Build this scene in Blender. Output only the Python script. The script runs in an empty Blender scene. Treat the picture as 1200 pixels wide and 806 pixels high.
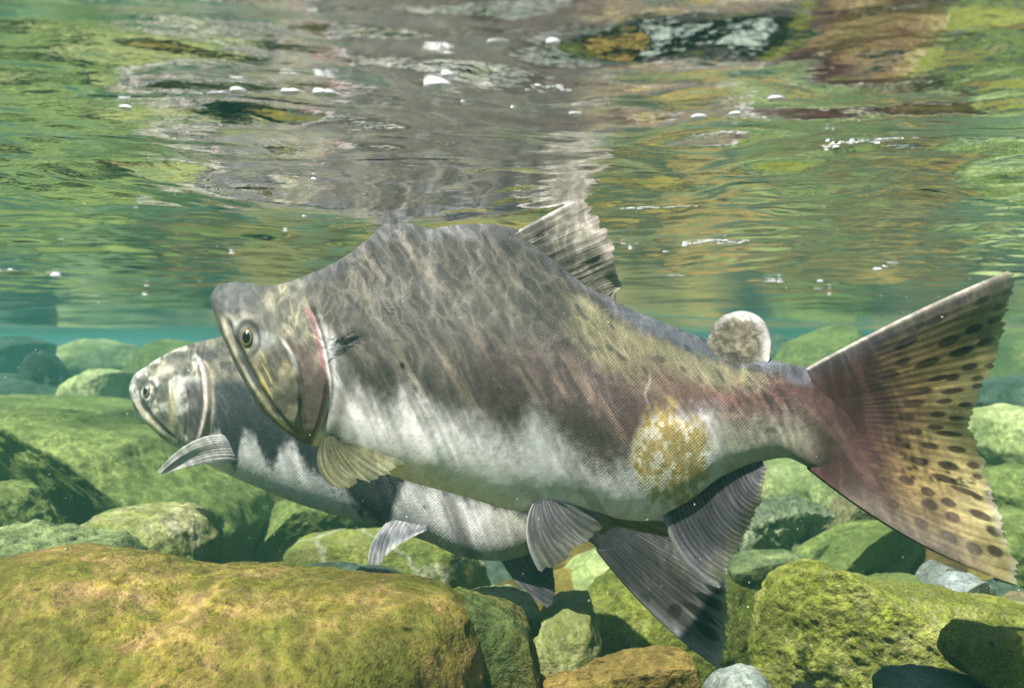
import bpy, bmesh, math, random
import numpy as np
from mathutils import Vector

# ------------------------------------------------------------------ camera, world, sun, exposure
W0, H0 = 1200, 806
F = 1039.23                      # focal length in photo pixels (60 degrees across)
ZC = 0.36                        # camera height over the river bed, metres
ZS = ZC + 0.101                  # water surface
scene = bpy.context.scene
COL = scene.collection

cam_d = bpy.data.cameras.new("camera")
cam = bpy.data.objects.new("camera", cam_d)
COL.objects.link(cam)
cam.location = (0, 0, ZC)
cam.rotation_euler = (math.radians(90), 0, 0)
cam_d.sensor_width = 36.0
cam_d.lens = 36.0 * F / W0
cam_d.clip_start = 0.01
cam_d.clip_end = 200
cam_d.dof.use_dof = True
cam_d.dof.focus_distance = 0.585
cam_d.dof.aperture_fstop = 13.0
scene.camera = cam

SUN_FROM = Vector((-0.36, -0.36, 0.86)).normalized()
sun_el = math.asin(SUN_FROM.z)
sun_az = math.atan2(SUN_FROM.x, SUN_FROM.y)
world = bpy.data.worlds.new("World")
scene.world = world
world.use_nodes = True
wn = world.node_tree
bg = wn.nodes["Background"]
sky = wn.nodes.new("ShaderNodeTexSky")
sky.sky_type = 'NISHITA'
sky.sun_disc = False
sky.sun_elevation = sun_el
sky.sun_rotation = sun_az
wn.links.new(sky.outputs[0], bg.inputs[0])
bg.inputs[1].default_value = 0.15

sun_d = bpy.data.lights.new("sun", 'SUN')
sun_d.energy = 5.0
sun_d.angle = math.radians(0.5)
sun_d.color = (1.0, 0.95, 0.87)
sun = bpy.data.objects.new("sun", sun_d)
COL.objects.link(sun)
sun.rotation_euler = SUN_FROM.to_track_quat('Z', 'Y').to_euler()
sun.location = (0, 0, 3)

scene.view_settings.view_transform = 'Standard'
scene.view_settings.look = 'None'
scene.view_settings.gamma = 1.0
scene.view_settings.use_curve_mapping = False
scene.view_settings.exposure = 1.62
scene.render.engine = 'CYCLES'
cy = scene.cycles
cy.max_bounces = 8
cy.diffuse_bounces = 3
cy.glossy_bounces = 3
cy.transmission_bounces = 4
cy.volume_bounces = 1
cy.transparent_max_bounces = 12
cy.caustics_reflective = False
cy.caustics_refractive = False
cy.sample_clamp_indirect = 6.0
cy.use_denoising = True
cy.use_adaptive_sampling = True
cy.adaptive_threshold = 0.02

# ------------------------------------------------------------------ helpers
def at(px, py, Y):
    return np.array([(px - 600.0) / F * Y, Y, ZC - (py - 403.0) / F * Y])

def smooth(a, b, x):
    t = np.clip((x - a) / (b - a), 0, 1)
    return t * t * (3 - 2 * t)

def pchip(x, y, q):
    """monotone cubic through (x, y), y may have columns"""
    x = np.asarray(x, float); y = np.asarray(y, float)
    one = y.ndim == 1
    if one: y = y[:, None]
    h = np.diff(x)[:, None]; d = np.diff(y, axis=0) / h
    m = np.zeros_like(y)
    if len(x) > 2:
        w1 = 2 * h[1:] + h[:-1]; w2 = h[1:] + 2 * h[:-1]
        with np.errstate(divide='ignore', invalid='ignore'):
            mm = (w1 + w2) / (w1 / d[:-1] + w2 / d[1:])
        mm[(d[:-1] * d[1:]) <= 0] = 0
        m[1:-1] = np.nan_to_num(mm)
    m[0] = d[0]; m[-1] = d[-1]
    q = np.clip(np.asarray(q, float), x[0], x[-1])
    i = np.clip(np.searchsorted(x, q) - 1, 0, len(x) - 2)
    t = ((q - x[i]) / h[i, 0])[:, None]
    H = h[i]
    r = (y[i] * (2*t**3 - 3*t**2 + 1) + H * m[i] * (t**3 - 2*t**2 + t)
         + y[i+1] * (-2*t**3 + 3*t**2) + H * m[i+1] * (t**3 - t**2))
    return r[:, 0] if one else r

def pfun(pts):
    """y = f(x) through points, any array shape in"""
    pts = sorted(pts)
    xs = [p[0] for p in pts]; ys = [p[1] for p in pts]
    def f(q):
        q = np.asarray(q, float)
        return pchip(xs, ys, q.ravel()).reshape(q.shape)
    return f

_M = np.uint32(0xffffffff)
def _hash(ix, iy, iz, seed):
    h = (ix.astype(np.int64) * 374761393 + iy.astype(np.int64) * 668265263 + iz.astype(np.int64) * 2147483647 * 3 + seed * 974634777) & 0xffffffff
    h = ((h ^ (h >> 13)) * 1274126177) & 0xffffffff
    h = h ^ (h >> 16)
    return (h & 0xffff) / 32767.5 - 1.0

def vnoise(x, y, z=0.0, seed=0):
    x = np.asarray(x, float); y = np.asarray(y, float); z = np.asarray(z, float) + 0 * x
    ix, iy, iz = np.floor(x), np.floor(y), np.floor(z)
    fx, fy, fz = x - ix, y - iy, z - iz
    fx = fx*fx*fx*(fx*(fx*6-15)+10); fy = fy*fy*fy*(fy*(fy*6-15)+10); fz = fz*fz*fz*(fz*(fz*6-15)+10)
    r = 0
    for a in (0, 1):
        for b in (0, 1):
            for c in (0, 1):
                w = (fx if a else 1-fx) * (fy if b else 1-fy) * (fz if c else 1-fz)
                r = r + w * _hash(ix+a, iy+b, iz+c, seed)
    return r

def fbm(x, y, z=0.0, octv=4, seed=0, gain=0.5):
    r = 0; a = 1.0; n = 0
    for o in range(octv):
        k = 2.03 ** o
        r = r + a * vnoise(np.asarray(x)*k + 17.3*o, np.asarray(y)*k - 9.1*o, np.asarray(z)*k + 3.7*o, seed + o)
        n += a; a *= gain
    return r / n

def new_mesh(name, verts, faces, smooth_shade=True):
    """verts (n,3) array, faces (m,4) or (m,3) array"""
    me = bpy.data.meshes.new(name)
    verts = np.asarray(verts, np.float32); faces = np.asarray(faces, np.int32)
    k = faces.shape[1]
    me.vertices.add(len(verts)); me.vertices.foreach_set("co", verts.ravel())
    me.loops.add(faces.size); me.loops.foreach_set("vertex_index", faces.ravel())
    me.polygons.add(len(faces))
    me.polygons.foreach_set("loop_start", np.arange(0, faces.size, k, dtype=np.int32))
    me.polygons.foreach_set("loop_total", np.full(len(faces), k, np.int32))
    me.update(calc_edges=True)
    me.validate()
    if smooth_shade:
        me.polygons.foreach_set("use_smooth", np.ones(len(me.polygons), bool))
    return me

def link(name, me, mat=None, parent=None, loc=None):
    o = bpy.data.objects.new(name, me)
    COL.objects.link(o)
    if mat is not None: me.materials.append(mat)
    if loc is not None: o.location = loc
    if parent is not None:
        o.parent = parent
    return o

def tag(o, label=None, cat=None, group=None, kind=None):
    if label: o["label"] = label
    if cat: o["category"] = cat
    if group: o["group"] = group
    if kind: o["kind"] = kind
    return o

def set_attr(me, name, arr, typ='FLOAT_COLOR'):
    a = me.attributes.new(name, typ, 'POINT')
    key = 'color' if typ == 'FLOAT_COLOR' else ('vector' if typ == 'FLOAT_VECTOR' else 'value')
    a.data.foreach_set(key, np.asarray(arr, np.float32).ravel())

def mat_new(name):
    m = bpy.data.materials.new(name); m.use_nodes = True
    nt = m.node_tree; nt.nodes.clear()
    out = nt.nodes.new("ShaderNodeOutputMaterial")
    return m, nt, out

class N:
    """tiny node-tree writer"""
    def __init__(s, nt): s.nt = nt
    def node(s, typ, **kw):
        n = s.nt.nodes.new(typ)
        for k, v in kw.items(): setattr(n, k, v)
        return n
    def put(s, sock, v):
        if isinstance(v, bpy.types.NodeSocket): s.nt.links.new(v, sock)
        elif v is not None:
            if hasattr(sock, 'default_value'):
                if isinstance(v, (tuple, list)) and len(v) == 3 and sock.type == 'RGBA': v = (*v, 1)
                sock.default_value = v
    def math(s, op, a, b=None, c=None, clamp=False):
        n = s.node("ShaderNodeMath", operation=op, use_clamp=clamp)
        s.put(n.inputs[0], a)
        if b is not None: s.put(n.inputs[1], b)
        if c is not None: s.put(n.inputs[2], c)
        return n.outputs[0]
    def mix(s, fac, a, b, blend='MIX'):
        n = s.node("ShaderNodeMix", data_type='RGBA', blend_type=blend)
        s.put(n.inputs[0], fac); s.put(n.inputs[6], a); s.put(n.inputs[7], b)
        return n.outputs[2]
    def ramp(s, fac, stops, interp='LINEAR'):
        n = s.node("ShaderNodeValToRGB"); r = n.color_ramp; r.interpolation = interp
        while len(r.elements) > 1: r.elements.remove(r.elements[-1])
        for i, (p, c) in enumerate(stops):
            if not isinstance(c, (tuple, list)): c = (c, c, c)
            e = r.elements[0] if i == 0 else r.elements.new(p)
            e.position = p; e.color = (*c, 1)
        s.put(n.inputs[0], fac)
        return n.outputs[0]
    def noise(s, vec, scale, detail=4, rough=0.55, dist=0.0, color=False):
        n = s.node("ShaderNodeTexNoise")
        s.put(n.inputs["Vector"], vec); s.put(n.inputs["Scale"], scale)
        n.inputs["Detail"].default_value = detail; n.inputs["Roughness"].default_value = rough
        n.inputs["Distortion"].default_value = dist
        return n.outputs["Color" if color else "Fac"]
    def voro(s, vec, scale, feature='F1', rand=1.0, out="Distance"):
        n = s.node("ShaderNodeTexVoronoi", feature=feature)
        s.put(n.inputs["Vector"], vec); s.put(n.inputs["Scale"], scale)
        n.inputs["Randomness"].default_value = rand
        return n.outputs[out]
    def vmath(s, op, a, b=None, sc=None):
        n = s.node("ShaderNodeVectorMath", operation=op)
        s.put(n.inputs[0], a)
        if b is not None: s.put(n.inputs[1], b)
        if sc is not None: s.put(n.inputs["Scale"], sc)
        return n.outputs[0]
    def bump(s, h, dist, strength=1.0, normal=None):
        n = s.node("ShaderNodeBump")
        s.put(n.inputs["Height"], h)
        n.inputs["Distance"].default_value = dist; n.inputs["Strength"].default_value = strength
        if normal is not None: s.put(n.inputs["Normal"], normal)
        return n.outputs[0]
    def bsdf(s, color, rough=0.6, spec=0.3, normal=None, **kw):
        n = s.node("ShaderNodeBsdfPrincipled")
        s.put(n.inputs["Base Color"], color); s.put(n.inputs["Roughness"], rough)
        n.inputs["Specular IOR Level"].default_value = spec
        if normal is not None: s.put(n.inputs["Normal"], normal)
        for k, v in kw.items(): s.put(n.inputs[k.replace('_', ' ')], v)
        return n

# ------------------------------------------------------------------ water: surface sheet and the body of water
def axis(lo, hi, f0, f1, step, grow):
    pts = list(np.arange(f0, f1, step))
    s = step; x = pts[-1]
    while x < hi:
        s *= grow; x += s; pts.append(x)
    s = step; x = pts[0]; low = []
    while x > lo:
        s *= grow; x -= s; low.append(x)
    return np.array(low[::-1] + pts)

def grid_faces(ny, nx):
    i = np.arange(ny * nx).reshape(ny, nx)
    return np.stack([i[:-1, :-1], i[:-1, 1:], i[1:, 1:], i[1:, :-1]], -1).reshape(-1, 4)

def water_height(X, Y, sp):
    h = 0.0
    for (lam, amp, seed, stretch, ang) in ((0.42, 0.0070, 11, 1.4, 0.15), (0.17, 0.0052, 12, 1.5, -0.2), (0.075, 0.0030, 23, 1.8, 0.25),
                                      (0.050, 0.0014, 19, 1.7, 0.1), (0.030, 0.0024, 24, 1.7, -0.1), (0.016, 0.0011, 15, 1.5, 0.3)):
        c, s_ = math.cos(ang), math.sin(ang)
        xr = X * c + Y * s_; yr = -X * s_ + Y * c
        fade = np.clip(1.6 - 4.0 * sp / lam, 0, 1)
        h = h + amp * fade * vnoise(xr / (lam * stretch), yr / lam, 0, seed)
    h = h + 0.030 * smooth(1.0, 2.4, Y) * vnoise(X / 1.5 + 5.3, Y / 0.9, 0, 17)
    # water heaped and broken over the hump and the back fin
    g = np.exp(-(((X - 0.02) / 0.14) ** 2 + ((Y - 0.585) / 0.07) ** 2))
    h = h + g * (0.003 + 0.0012 * vnoise(X / 0.030 + 3, Y / 0.018, 0, 31) + 0.0003 * vnoise(X / 0.009, Y / 0.006, 0, 32))
    h = h - 0.0175 * np.exp(-(((X + 0.045) / 0.150) ** 2 + ((Y - 0.60) / 0.085) ** 2))
    return h

gx = axis(-14, 14, -0.62, 0.62, 0.0026, 1.02)
gy = axis(-6, 16, 0.16, 1.15, 0.0022, 1.013)
X, Y = np.meshgrid(gx, gy)
sp = np.maximum(np.gradient(gx)[None, :], np.gradient(gy)[:, None])
Zw = ZS + water_height(X, Y, sp)
me = new_mesh("water_surface", np.stack([X, Y, Zw], -1).reshape(-1, 3), grid_faces(len(gy), len(gx)))
m, nt, out = mat_new("river_water_skin"); n = N(nt)
geo = n.node("ShaderNodeNewGeometry").outputs["Position"]
warp = n.noise(geo, 12.0, 4, 0.6, color=True)
wv = n.vmath('ADD', geo, n.vmath('SCALE', n.vmath('SUBTRACT', warp, (0.5, 0.5, 0.5)), sc=0.06))
wv = n.vmath('MULTIPLY', wv, (1.5, 0.75, 0.0))
# sunlight threads and broad bands painted into the sheet's transparency, independent of the ripples
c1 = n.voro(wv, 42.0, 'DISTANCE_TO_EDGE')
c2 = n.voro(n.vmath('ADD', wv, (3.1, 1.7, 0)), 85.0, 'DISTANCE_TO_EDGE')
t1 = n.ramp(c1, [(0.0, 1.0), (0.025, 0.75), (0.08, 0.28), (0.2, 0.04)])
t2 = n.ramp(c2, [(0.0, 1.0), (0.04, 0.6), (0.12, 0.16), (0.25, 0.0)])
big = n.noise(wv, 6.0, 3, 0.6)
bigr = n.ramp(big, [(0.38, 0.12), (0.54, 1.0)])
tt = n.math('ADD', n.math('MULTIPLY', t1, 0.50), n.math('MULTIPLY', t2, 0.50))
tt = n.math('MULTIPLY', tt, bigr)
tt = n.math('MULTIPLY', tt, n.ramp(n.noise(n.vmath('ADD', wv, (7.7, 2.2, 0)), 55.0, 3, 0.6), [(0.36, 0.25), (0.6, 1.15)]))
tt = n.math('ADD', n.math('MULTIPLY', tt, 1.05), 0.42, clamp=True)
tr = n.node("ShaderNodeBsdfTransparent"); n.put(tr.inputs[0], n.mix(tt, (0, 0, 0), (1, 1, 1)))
hb = n.noise(n.vmath('MULTIPLY', geo, (0.5, 1.0, 1.0)), 110.0, 3, 0.6)
hb2 = n.noise(n.vmath('MULTIPLY', geo, (0.6, 1.0, 1.0)), 17.0, 2, 0.5)
nb = n.bump(hb, 0.0012, 0.5, n.bump(hb2, 0.006, 0.6))
gl = n.node("ShaderNodeBsdfGlossy"); gl.inputs["Roughness"].default_value = 0.02
gl.inputs["Color"].default_value = (0.97, 0.97, 0.97, 1)
n.put(gl.inputs["Normal"], nb)
fr = n.node("ShaderNodeFresnel"); fr.inputs["IOR"].default_value = 1.333; n.put(fr.inputs["Normal"], nb)
mx = n.node("ShaderNodeMixShader"); n.put(mx.inputs[0], fr.outputs[0])
nt.links.new(tr.outputs[0], mx.inputs[1]); nt.links.new(gl.outputs[0], mx.inputs[2])
nt.links.new(mx.outputs[0], out.inputs[0])
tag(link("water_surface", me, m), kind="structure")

bm = bmesh.new()
bmesh.ops.create_cube(bm, size=1.0)
for v in bm.verts:
    v.co = Vector((v.co.x * 40, 5 + v.co.y * 34, 0))+Vector((0, 0, -1.35 if v.co.z < 0 else ZS + 0.03))
hz_me = bpy.data.meshes.new("haze"); bm.to_mesh(hz_me); bm.free()
m, nt, out = mat_new("green_river_water"); n = N(nt)
pv = n.node("ShaderNodeVolumePrincipled")
pv.inputs["Color"].default_value = (0.16, 0.58, 0.54, 1)
pv.inputs["Density"].default_value = 0.155
pv.inputs["Anisotropy"].default_value = 0.5
nt.links.new(pv.outputs[0], out.inputs["Volume"])
tag(link("haze", hz_me, m), kind="stuff")

# ------------------------------------------------------------------ river bed
def rock_material(name, ca, cb, cc, cd=None, scale=1.0, bump=1.0, fleck=0.0, spots=0.35, veins=0.0, rnd=False):
    """ca, cb bare stone; cc algae film; cd thicker algae; scale in features per 10 cm"""
    m, nt, out = mat_new(name); n = N(nt)
    if cd is None: cd = cc
    co = n.node("ShaderNodeTexCoord").outputs["Object"]
    oi = n.node("ShaderNodeObjectInfo").outputs["Random"]
    v = n.vmath('ADD', co, n.vmath('SCALE', (7.0, 5.0, 3.0), sc=oi))
    f1 = n.noise(v, 14 * scale, 5, 0.62, 0.4)
    f2 = n.noise(n.vmath('ADD', v, (1.3, 2.7, 0.4)), 32 * scale, 6, 0.68, 0.6)
    f3 = n.noise(n.vmath('ADD', v, (5.3, 0.7, 2.4)), 130 * scale, 4, 0.7)
    f4 = n.noise(v, 420 * scale, 3, 0.7)
    f0 = n.noise(n.vmath('ADD', v, (8.3, 3.1, 6.2)), 5.5 * scale, 3, 0.6)
    base = n.mix(n.ramp(f1, [(0.35, 0.0), (0.62, 1.0)]), ca, cb)
    c = n.mix(n.ramp(f2, [(0.36, 0.0), (0.60, 1.0)]), base, cc)
    patch = n.math('ADD', n.math('MULTIPLY', f3, 0.5), n.math('MULTIPLY', f1, 0.5))
    c = n.mix(n.ramp(patch, [(0.46, 0.0), (0.56, 0.85)]), c, cd)
    dark = n.ramp(f3, [(0.30, spots), (0.48, 1.0), (0.7, 1.25)])
    c = n.mix(n.ramp(f0, [(0.42, 0.0), (0.62, 0.8)]), c, n.mix(1.0, cd, (0.75, 0.75, 0.75), 'MULTIPLY'))
    c = n.mix(1.0, c, dark, 'MULTIPLY')
    c = n.mix(1.0, c, n.ramp(f4, [(0.3, 0.68), (0.7, 1.3)]), 'MULTIPLY')
    if fleck:
        fl = n.noise(n.vmath('ADD', v, (2.2, 9.1, 4.4)), 260 * scale, 3, 0.75)
        c = n.mix(n.ramp(fl, [(0.58, 0.0), (0.66, fleck)]), c, (0.42, 0.40, 0.20))
    if veins:
        wvv = n.vmath('ADD', v, n.vmath('SCALE', n.noise(v, 20, 3, 0.6, color=True), sc=0.05))
        vd = n.voro(wvv, 9.0, 'DISTANCE_TO_EDGE')
        c = n.mix(n.math('MULTIPLY', n.ramp(vd, [(0.0, 1.0), (0.022, 0.55), (0.04, 0.0)]), veins), c, (0.38, 0.40, 0.27))
    if rnd:
        hs = n.node("ShaderNodeHueSaturation")
        n.put(hs.inputs["Hue"], n.math('ADD', 0.48, n.math('MULTIPLY', oi, 0.05)))
        n.put(hs.inputs["Value"], n.math('ADD', 0.3, n.math('MULTIPLY', n.math('FRACT', n.math('MULTIPLY', oi, 7.3)), 1.5)))
        n.put(hs.inputs["Color"], c); c = hs.outputs[0]
    h = n.math('ADD', n.math('MULTIPLY', f2, 1.0), n.math('MULTIPLY', f3, 0.55))
    h = n.math('ADD', h, n.math('MULTIPLY', f4, 0.22))
    b = n.bsdf(c, 0.75, 0.12, n.bump(h, 0.006 * bump, 0.9))
    nt.links.new(b.outputs[0], out.inputs[0])
    return m

MR = {
 'ochre': rock_material("ochre_stone", (0.35, 0.23, 0.10), (0.30, 0.20, 0.075), (0.23, 0.19, 0.032), (0.11, 0.12, 0.02), 1.6, 0.8, 0.0, 0.35),
 'ochregreen': rock_material("ochre_green_stone", (0.30, 0.20, 0.08), (0.15, 0.15, 0.04), (0.11, 0.13, 0.03), (0.07, 0.10, 0.03), 1.0, 1.2),
 'algae': rock_material("smooth_green_stone", (0.145, 0.19, 0.055), (0.10, 0.14, 0.04), (0.19, 0.245, 0.07), (0.10, 0.145, 0.035), 0.6, 0.6, 0.0, 0.7),
 'pale': rock_material("pale_oval_stone", (0.46, 0.44, 0.30), (0.36, 0.32, 0.17), (0.22, 0.24, 0.07), (0.15, 0.19, 0.05), 0.9, 0.9, 0.0, 0.6),
 'mottled': rock_material("mottled_green_stone", (0.18, 0.24, 0.09), (0.12, 0.16, 0.07), (0.27, 0.33, 0.13), (0.08, 0.12, 0.05), 1.3, 1.0),
 'moss': rock_material("mossy_stone", (0.26, 0.27, 0.09), (0.19, 0.22, 0.04), (0.23, 0.27, 0.03), (0.12, 0.16, 0.02), 1.5, 2.2, 0.9, 0.25),
 'lime': rock_material("lime_mossy_stone", (0.46, 0.44, 0.20), (0.38, 0.37, 0.12), (0.31, 0.34, 0.05), (0.19, 0.23, 0.025), 1.2, 1.9, 1.0, 0.35),
 'vein': rock_material("veined_slab_stone", (0.27, 0.27, 0.09), (0.32, 0.27, 0.10), (0.25, 0.30, 0.05), (0.16, 0.21, 0.05), 0.8, 1.0, 0.0, 0.6, 0.8),
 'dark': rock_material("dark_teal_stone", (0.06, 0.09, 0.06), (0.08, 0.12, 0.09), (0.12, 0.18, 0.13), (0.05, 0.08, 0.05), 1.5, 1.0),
 'orange': rock_material("orange_stone", (0.36, 0.20, 0.09), (0.30, 0.15, 0.07), (0.40, 0.28, 0.08), (0.20, 0.16, 0.04), 1.2, 1.1, 0.0, 0.3),
 'palegreen': rock_material("pale_green_stone", (0.36, 0.43, 0.18), (0.28, 0.36, 0.13), (0.42, 0.47, 0.22), (0.20, 0.28, 0.09), 0.9, 0.8, 0.0, 0.75),
 'crumb': rock_material("crumbly_dark_stone", (0.10, 0.14, 0.08), (0.15, 0.20, 0.10), (0.30, 0.36, 0.20), (0.09, 0.13, 0.07), 1.0, 2.4, 0.0, 0.4),
 'pink': rock_material("pinkish_stone", (0.34, 0.22, 0.15), (0.26, 0.20, 0.11), (0.22, 0.20, 0.09), (0.13, 0.15, 0.06), 0.9, 1.0),
 'blue': rock_material("blue_grey_stone", (0.32, 0.38, 0.38), (0.22, 0.27, 0.27), (0.38, 0.42, 0.38), (0.16, 0.20, 0.15), 1.0, 1.0),
 'bed': rock_material("river_cobble", (0.30, 0.20, 0.065), (0.23, 0.18, 0.045), (0.20, 0.19, 0.036), (0.29, 0.21, 0.06), 0.5, 1.2, 0.0, 0.5, 0.0, True),
}

_ico = {}
def ico(sub):
    if sub not in _ico:
        b = bmesh.new(); bmesh.ops.create_icosphere(b, subdivisions=sub, radius=1.0)
        v = np.array([tuple(q.co) for q in b.verts]); f = np.array([[q.index for q in p.verts] for p in b.faces])
        b.free(); _ico[sub] = (v, f)
    return _ico[sub]

def rock(name, outline, D, T, mat, seed, label, cat="stone", cuts=(), sub=6, rough=1.0, e=0.72, group=None):
    """outline: the stone's front silhouette as photo points, at distance D; T its half depth"""
    P = np.array([at(x, y, D)[[0, 2]] for x, y in outline])
    c = (P.min(0) + P.max(0)) / 2
    Q = P - c
    dv, df = ico(sub)
    phi = np.arctan2(dv[:, 2], dv[:, 0])
    # ray against polygon
    r = np.zeros(len(phi)); A = Q; B = np.roll(Q, -1, 0)
    dx, dz = np.cos(phi), np.sin(phi)
    tab = np.linspace(-math.pi, math.pi, 721)
    tx, tz = np.cos(tab), np.sin(tab); rt = np.full(721, 1e-4)
    for a, b in zip(A, B):
        ex, ez = b - a
        den = tx * ez - tz * ex
        with np.errstate(divide='ignore', invalid='ignore'):
            t = (a[0] * ez - a[1] * ex) / den
            s = (a[0] * tz - a[1] * tx) / den
        ok = (t > 0) & (s >= -1e-6) & (s <= 1 + 1e-6) & np.isfinite(t)
        rt = np.where(ok, np.maximum(rt, t), rt)
    k = np.array([1, 4, 7, 4, 1.0]); k /= k.sum()
    rr = np.convolve(np.concatenate([rt[-5:-1], rt, rt[1:5]]), k, 'same')[4:-4]
    r = np.interp(phi, tab, rr)
    m_ = np.sqrt(dv[:, 0]**2 + dv[:, 2]**2)
    pl = np.clip(m_, 0, 1) ** e * r
    yy = np.sign(dv[:, 1]) * np.abs(dv[:, 1]) ** e * T
    V = np.stack([pl * np.cos(phi), yy, pl * np.sin(phi)], -1)
    size = float(np.mean(rt))
    for (nx, ny, nz, off) in cuts:      # flat broken faces
        nn = np.array([nx, ny, nz]); nn = nn / np.linalg.norm(nn)
        d = V @ nn - off * size
        V = V - np.where(d > 0, d * 0.92, 0)[:, None] * nn[None, :]
    nrm = dv / np.array([size, T, size]); nrm /= np.linalg.norm(nrm, axis=1)[:, None]
    q = V / 0.1
    edge = 0.35 + 0.65 * np.abs(dv[:, 1])      # keep the traced outline, free the faces
    a = (fbm(q[:, 0]*0.9+seed, q[:, 1]*0.9, q[:, 2]*0.9, 3, seed) * 0.09 * size * edge
         + fbm(q[:, 0]*4+seed, q[:, 1]*4, q[:, 2]*4, 4, seed+9) * 0.0045 * rough
         + fbm(q[:, 0]*16+seed, q[:, 1]*16, q[:, 2]*16, 3, seed+5, 0.6) * 0.0016 * rough)
    V = V + nrm * a[:, None]
    me = new_mesh(name, V, df)
    o = link(name, me, MR[mat], loc=(c[0], D, c[1]))
    return tag(o, label, cat, group)

# bed sheet
bx = axis(-24, 24, -1.5, 1.5, 0.02, 1.06); by = axis(-10, 26, 0.3, 3.2, 0.02, 1.06)
X, Y = np.meshgrid(bx, by)
far = np.clip((Y - 1.5) / 6, 0, 1)
Zb = -0.02 + 0.03 * fbm(X / 0.5, Y / 0.5, 0, 3, 3) + 0.010 * fbm(X / 0.06, Y / 0.06, 0, 3, 8) + far * 0.10 * fbm(X / 1.6, Y / 1.2, 0, 2, 21)
me = new_mesh("riverbed", np.stack([X, Y, Zb], -1).reshape(-1, 3), grid_faces(len(by), len(bx)))
bedm = rock_material("river_gravel", (0.10, 0.085, 0.045), (0.07, 0.08, 0.04), (0.09, 0.11, 0.04), (0.05, 0.06, 0.03), 1.0, 2.0)
tag(link("riverbed", me, bedm), kind="structure")

rock("boulder", [(-180,720),(-80,690),(-20,665),(0,660),(60,652),(110,652),(190,667),(235,674),(270,671),(300,675),(330,681),(420,686),(480,689),(520,697),(550,716),(566,750),(575,810),(560,920),(300,1000),(0,1000),(-160,920)],
     0.54, 0.125, 'ochre', 3, "large ochre and yellow-green boulder filling the bottom left foreground", "boulder", sub=8, rough=0.75, e=0.95)
rock("boulder", [(480,740),(530,700),(600,719),(619,735),(630,780),(642,830),(640,920),(540,960),(490,850)],
     0.56, 0.08, 'ochregreen', 5, "dark olive stone with orange rim touching the right end of the ochre foreground boulder", "boulder", cuts=((0.1, -0.9, 0.2, 0.75),), sub=7)
rock("boulder", [(-220,560),(-120,500),(0,483),(60,488),(120,499),(180,507),(225,540),(260,560),(290,583),(305,610),(300,680),(200,740),(0,740),(-200,690)],
     1.25, 0.26, 'algae', 7, "huge smooth green boulder with a dark hollow face below the rear salmon's head", "boulder", cuts=((-0.45, -0.70, -0.55, 0.03),), sub=7, rough=1.3)
rock("stone", [(-80,620),(-40,572),(0,565),(24,577),(44,602),(60,630),(45,680),(-60,690)], 0.95, 0.08, 'algae', 9,
     "rounded dark green stone at the left picture edge in front of the huge green boulder")
rock("stone", [(-90,650),(-40,630),(0,622),(28,622),(42,629),(60,626),(90,629),(130,634),(158,655),(150,700),(0,710),(-80,700)], 0.74, 0.075, 'mottled', 11,
     "low mottled blue-green ledge stone behind the left end of the ochre boulder", rough=1.5)
rock("stone", [(81,626),(100,610),(125,599),(165,594),(210,596),(235,608),(250,630),(253,655),(240,690),(180,712),(110,700),(84,650)], 0.90, 0.085, 'pale', 13,
     "pale oval stone with a white-streaked top, on the left behind the ochre boulder", rough=1.1)
rock("stone", [(252,642),(270,620),(300,600),(330,585),(345,582),(380,588),(430,596),(462,615),(458,665),(430,710),(330,720),(270,700),(252,668)], 1.32, 0.12, 'algae', 15,
     "angular green stone with a sharp ridge right of the pale oval stone", cuts=((0.45, -0.85, -0.15, 0.42), (-0.6, -0.3, 0.7, 0.72)), rough=1.2)
rock("stone", [(342,640),(350,632),(390,628),(445,627),(500,627),(522,633),(550,650),(568,665),(576,697),(560,730),(460,740),(380,730),(345,700)], 1.13, 0.085, 'vein', 17,
     "flat-topped yellow-green slab with pale veins under the rear salmon's pelvic fin", cuts=((0.1, -0.95, 0.25, 0.60), (0.75, -0.6, 0.0, 0.95)), e=0.55)
rock("stone", [(322,674),(350,668),(400,666),(440,671),(480,684),(505,693),(490,715),(350,715)], 0.72, 0.05, 'dark', 19,
     "thin dark blue-green slab lying between the ochre boulder and the veined slab")
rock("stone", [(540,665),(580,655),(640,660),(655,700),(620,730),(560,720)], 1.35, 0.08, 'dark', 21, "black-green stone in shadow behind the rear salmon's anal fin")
rock("stone", [(525,706),(550,699),(600,697),(624,703),(633,716),(628,732),(600,745),(540,745)], 0.70, 0.05, 'mottled', 23,
     "small flat green stone with a rounded end just behind the dark olive stone")
rock("stone", [(622,745),(640,715),(662,702),(692,700),(702,745),(690,800),(655,825),(630,790)], 0.86, 0.065, 'pale', 25,
     "upright pale-topped brown-green stone left of the round mossy stone")
rock("stone", [(656,700),(661,672),(678,656),(700,648),(718,652),(735,668),(740,705),(700,730),(662,722)], 1.28, 0.075, 'palegreen', 27,
     "pale green rounded stone showing between the two salmon's lower fins")
rock("boulder", [(657,790),(660,760),(672,730),(690,705),(715,680),(735,668),(765,659),(800,655),(850,658),(880,672),(900,695),(911,720),(912,755),(900,800),(880,840),(780,860),(690,850),(662,815)],
     1.03, 0.115, 'moss', 29, "round dark mossy stone behind the rear salmon's drooping tail", "boulder", cuts=((0.85, -0.2, -0.4, 0.75),), sub=7, rough=1.6)
rock("stone", [(636,806),(700,784),(760,772),(798,765),(812,770),(818,790),(815,835),(640,860)], 0.53, 0.035, 'orange', 31,
     "flat orange-brown stone at the bottom edge in front of the round mossy stone", cuts=((0.05, -0.95, -0.1, 0.55),), rough=1.2)
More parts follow.
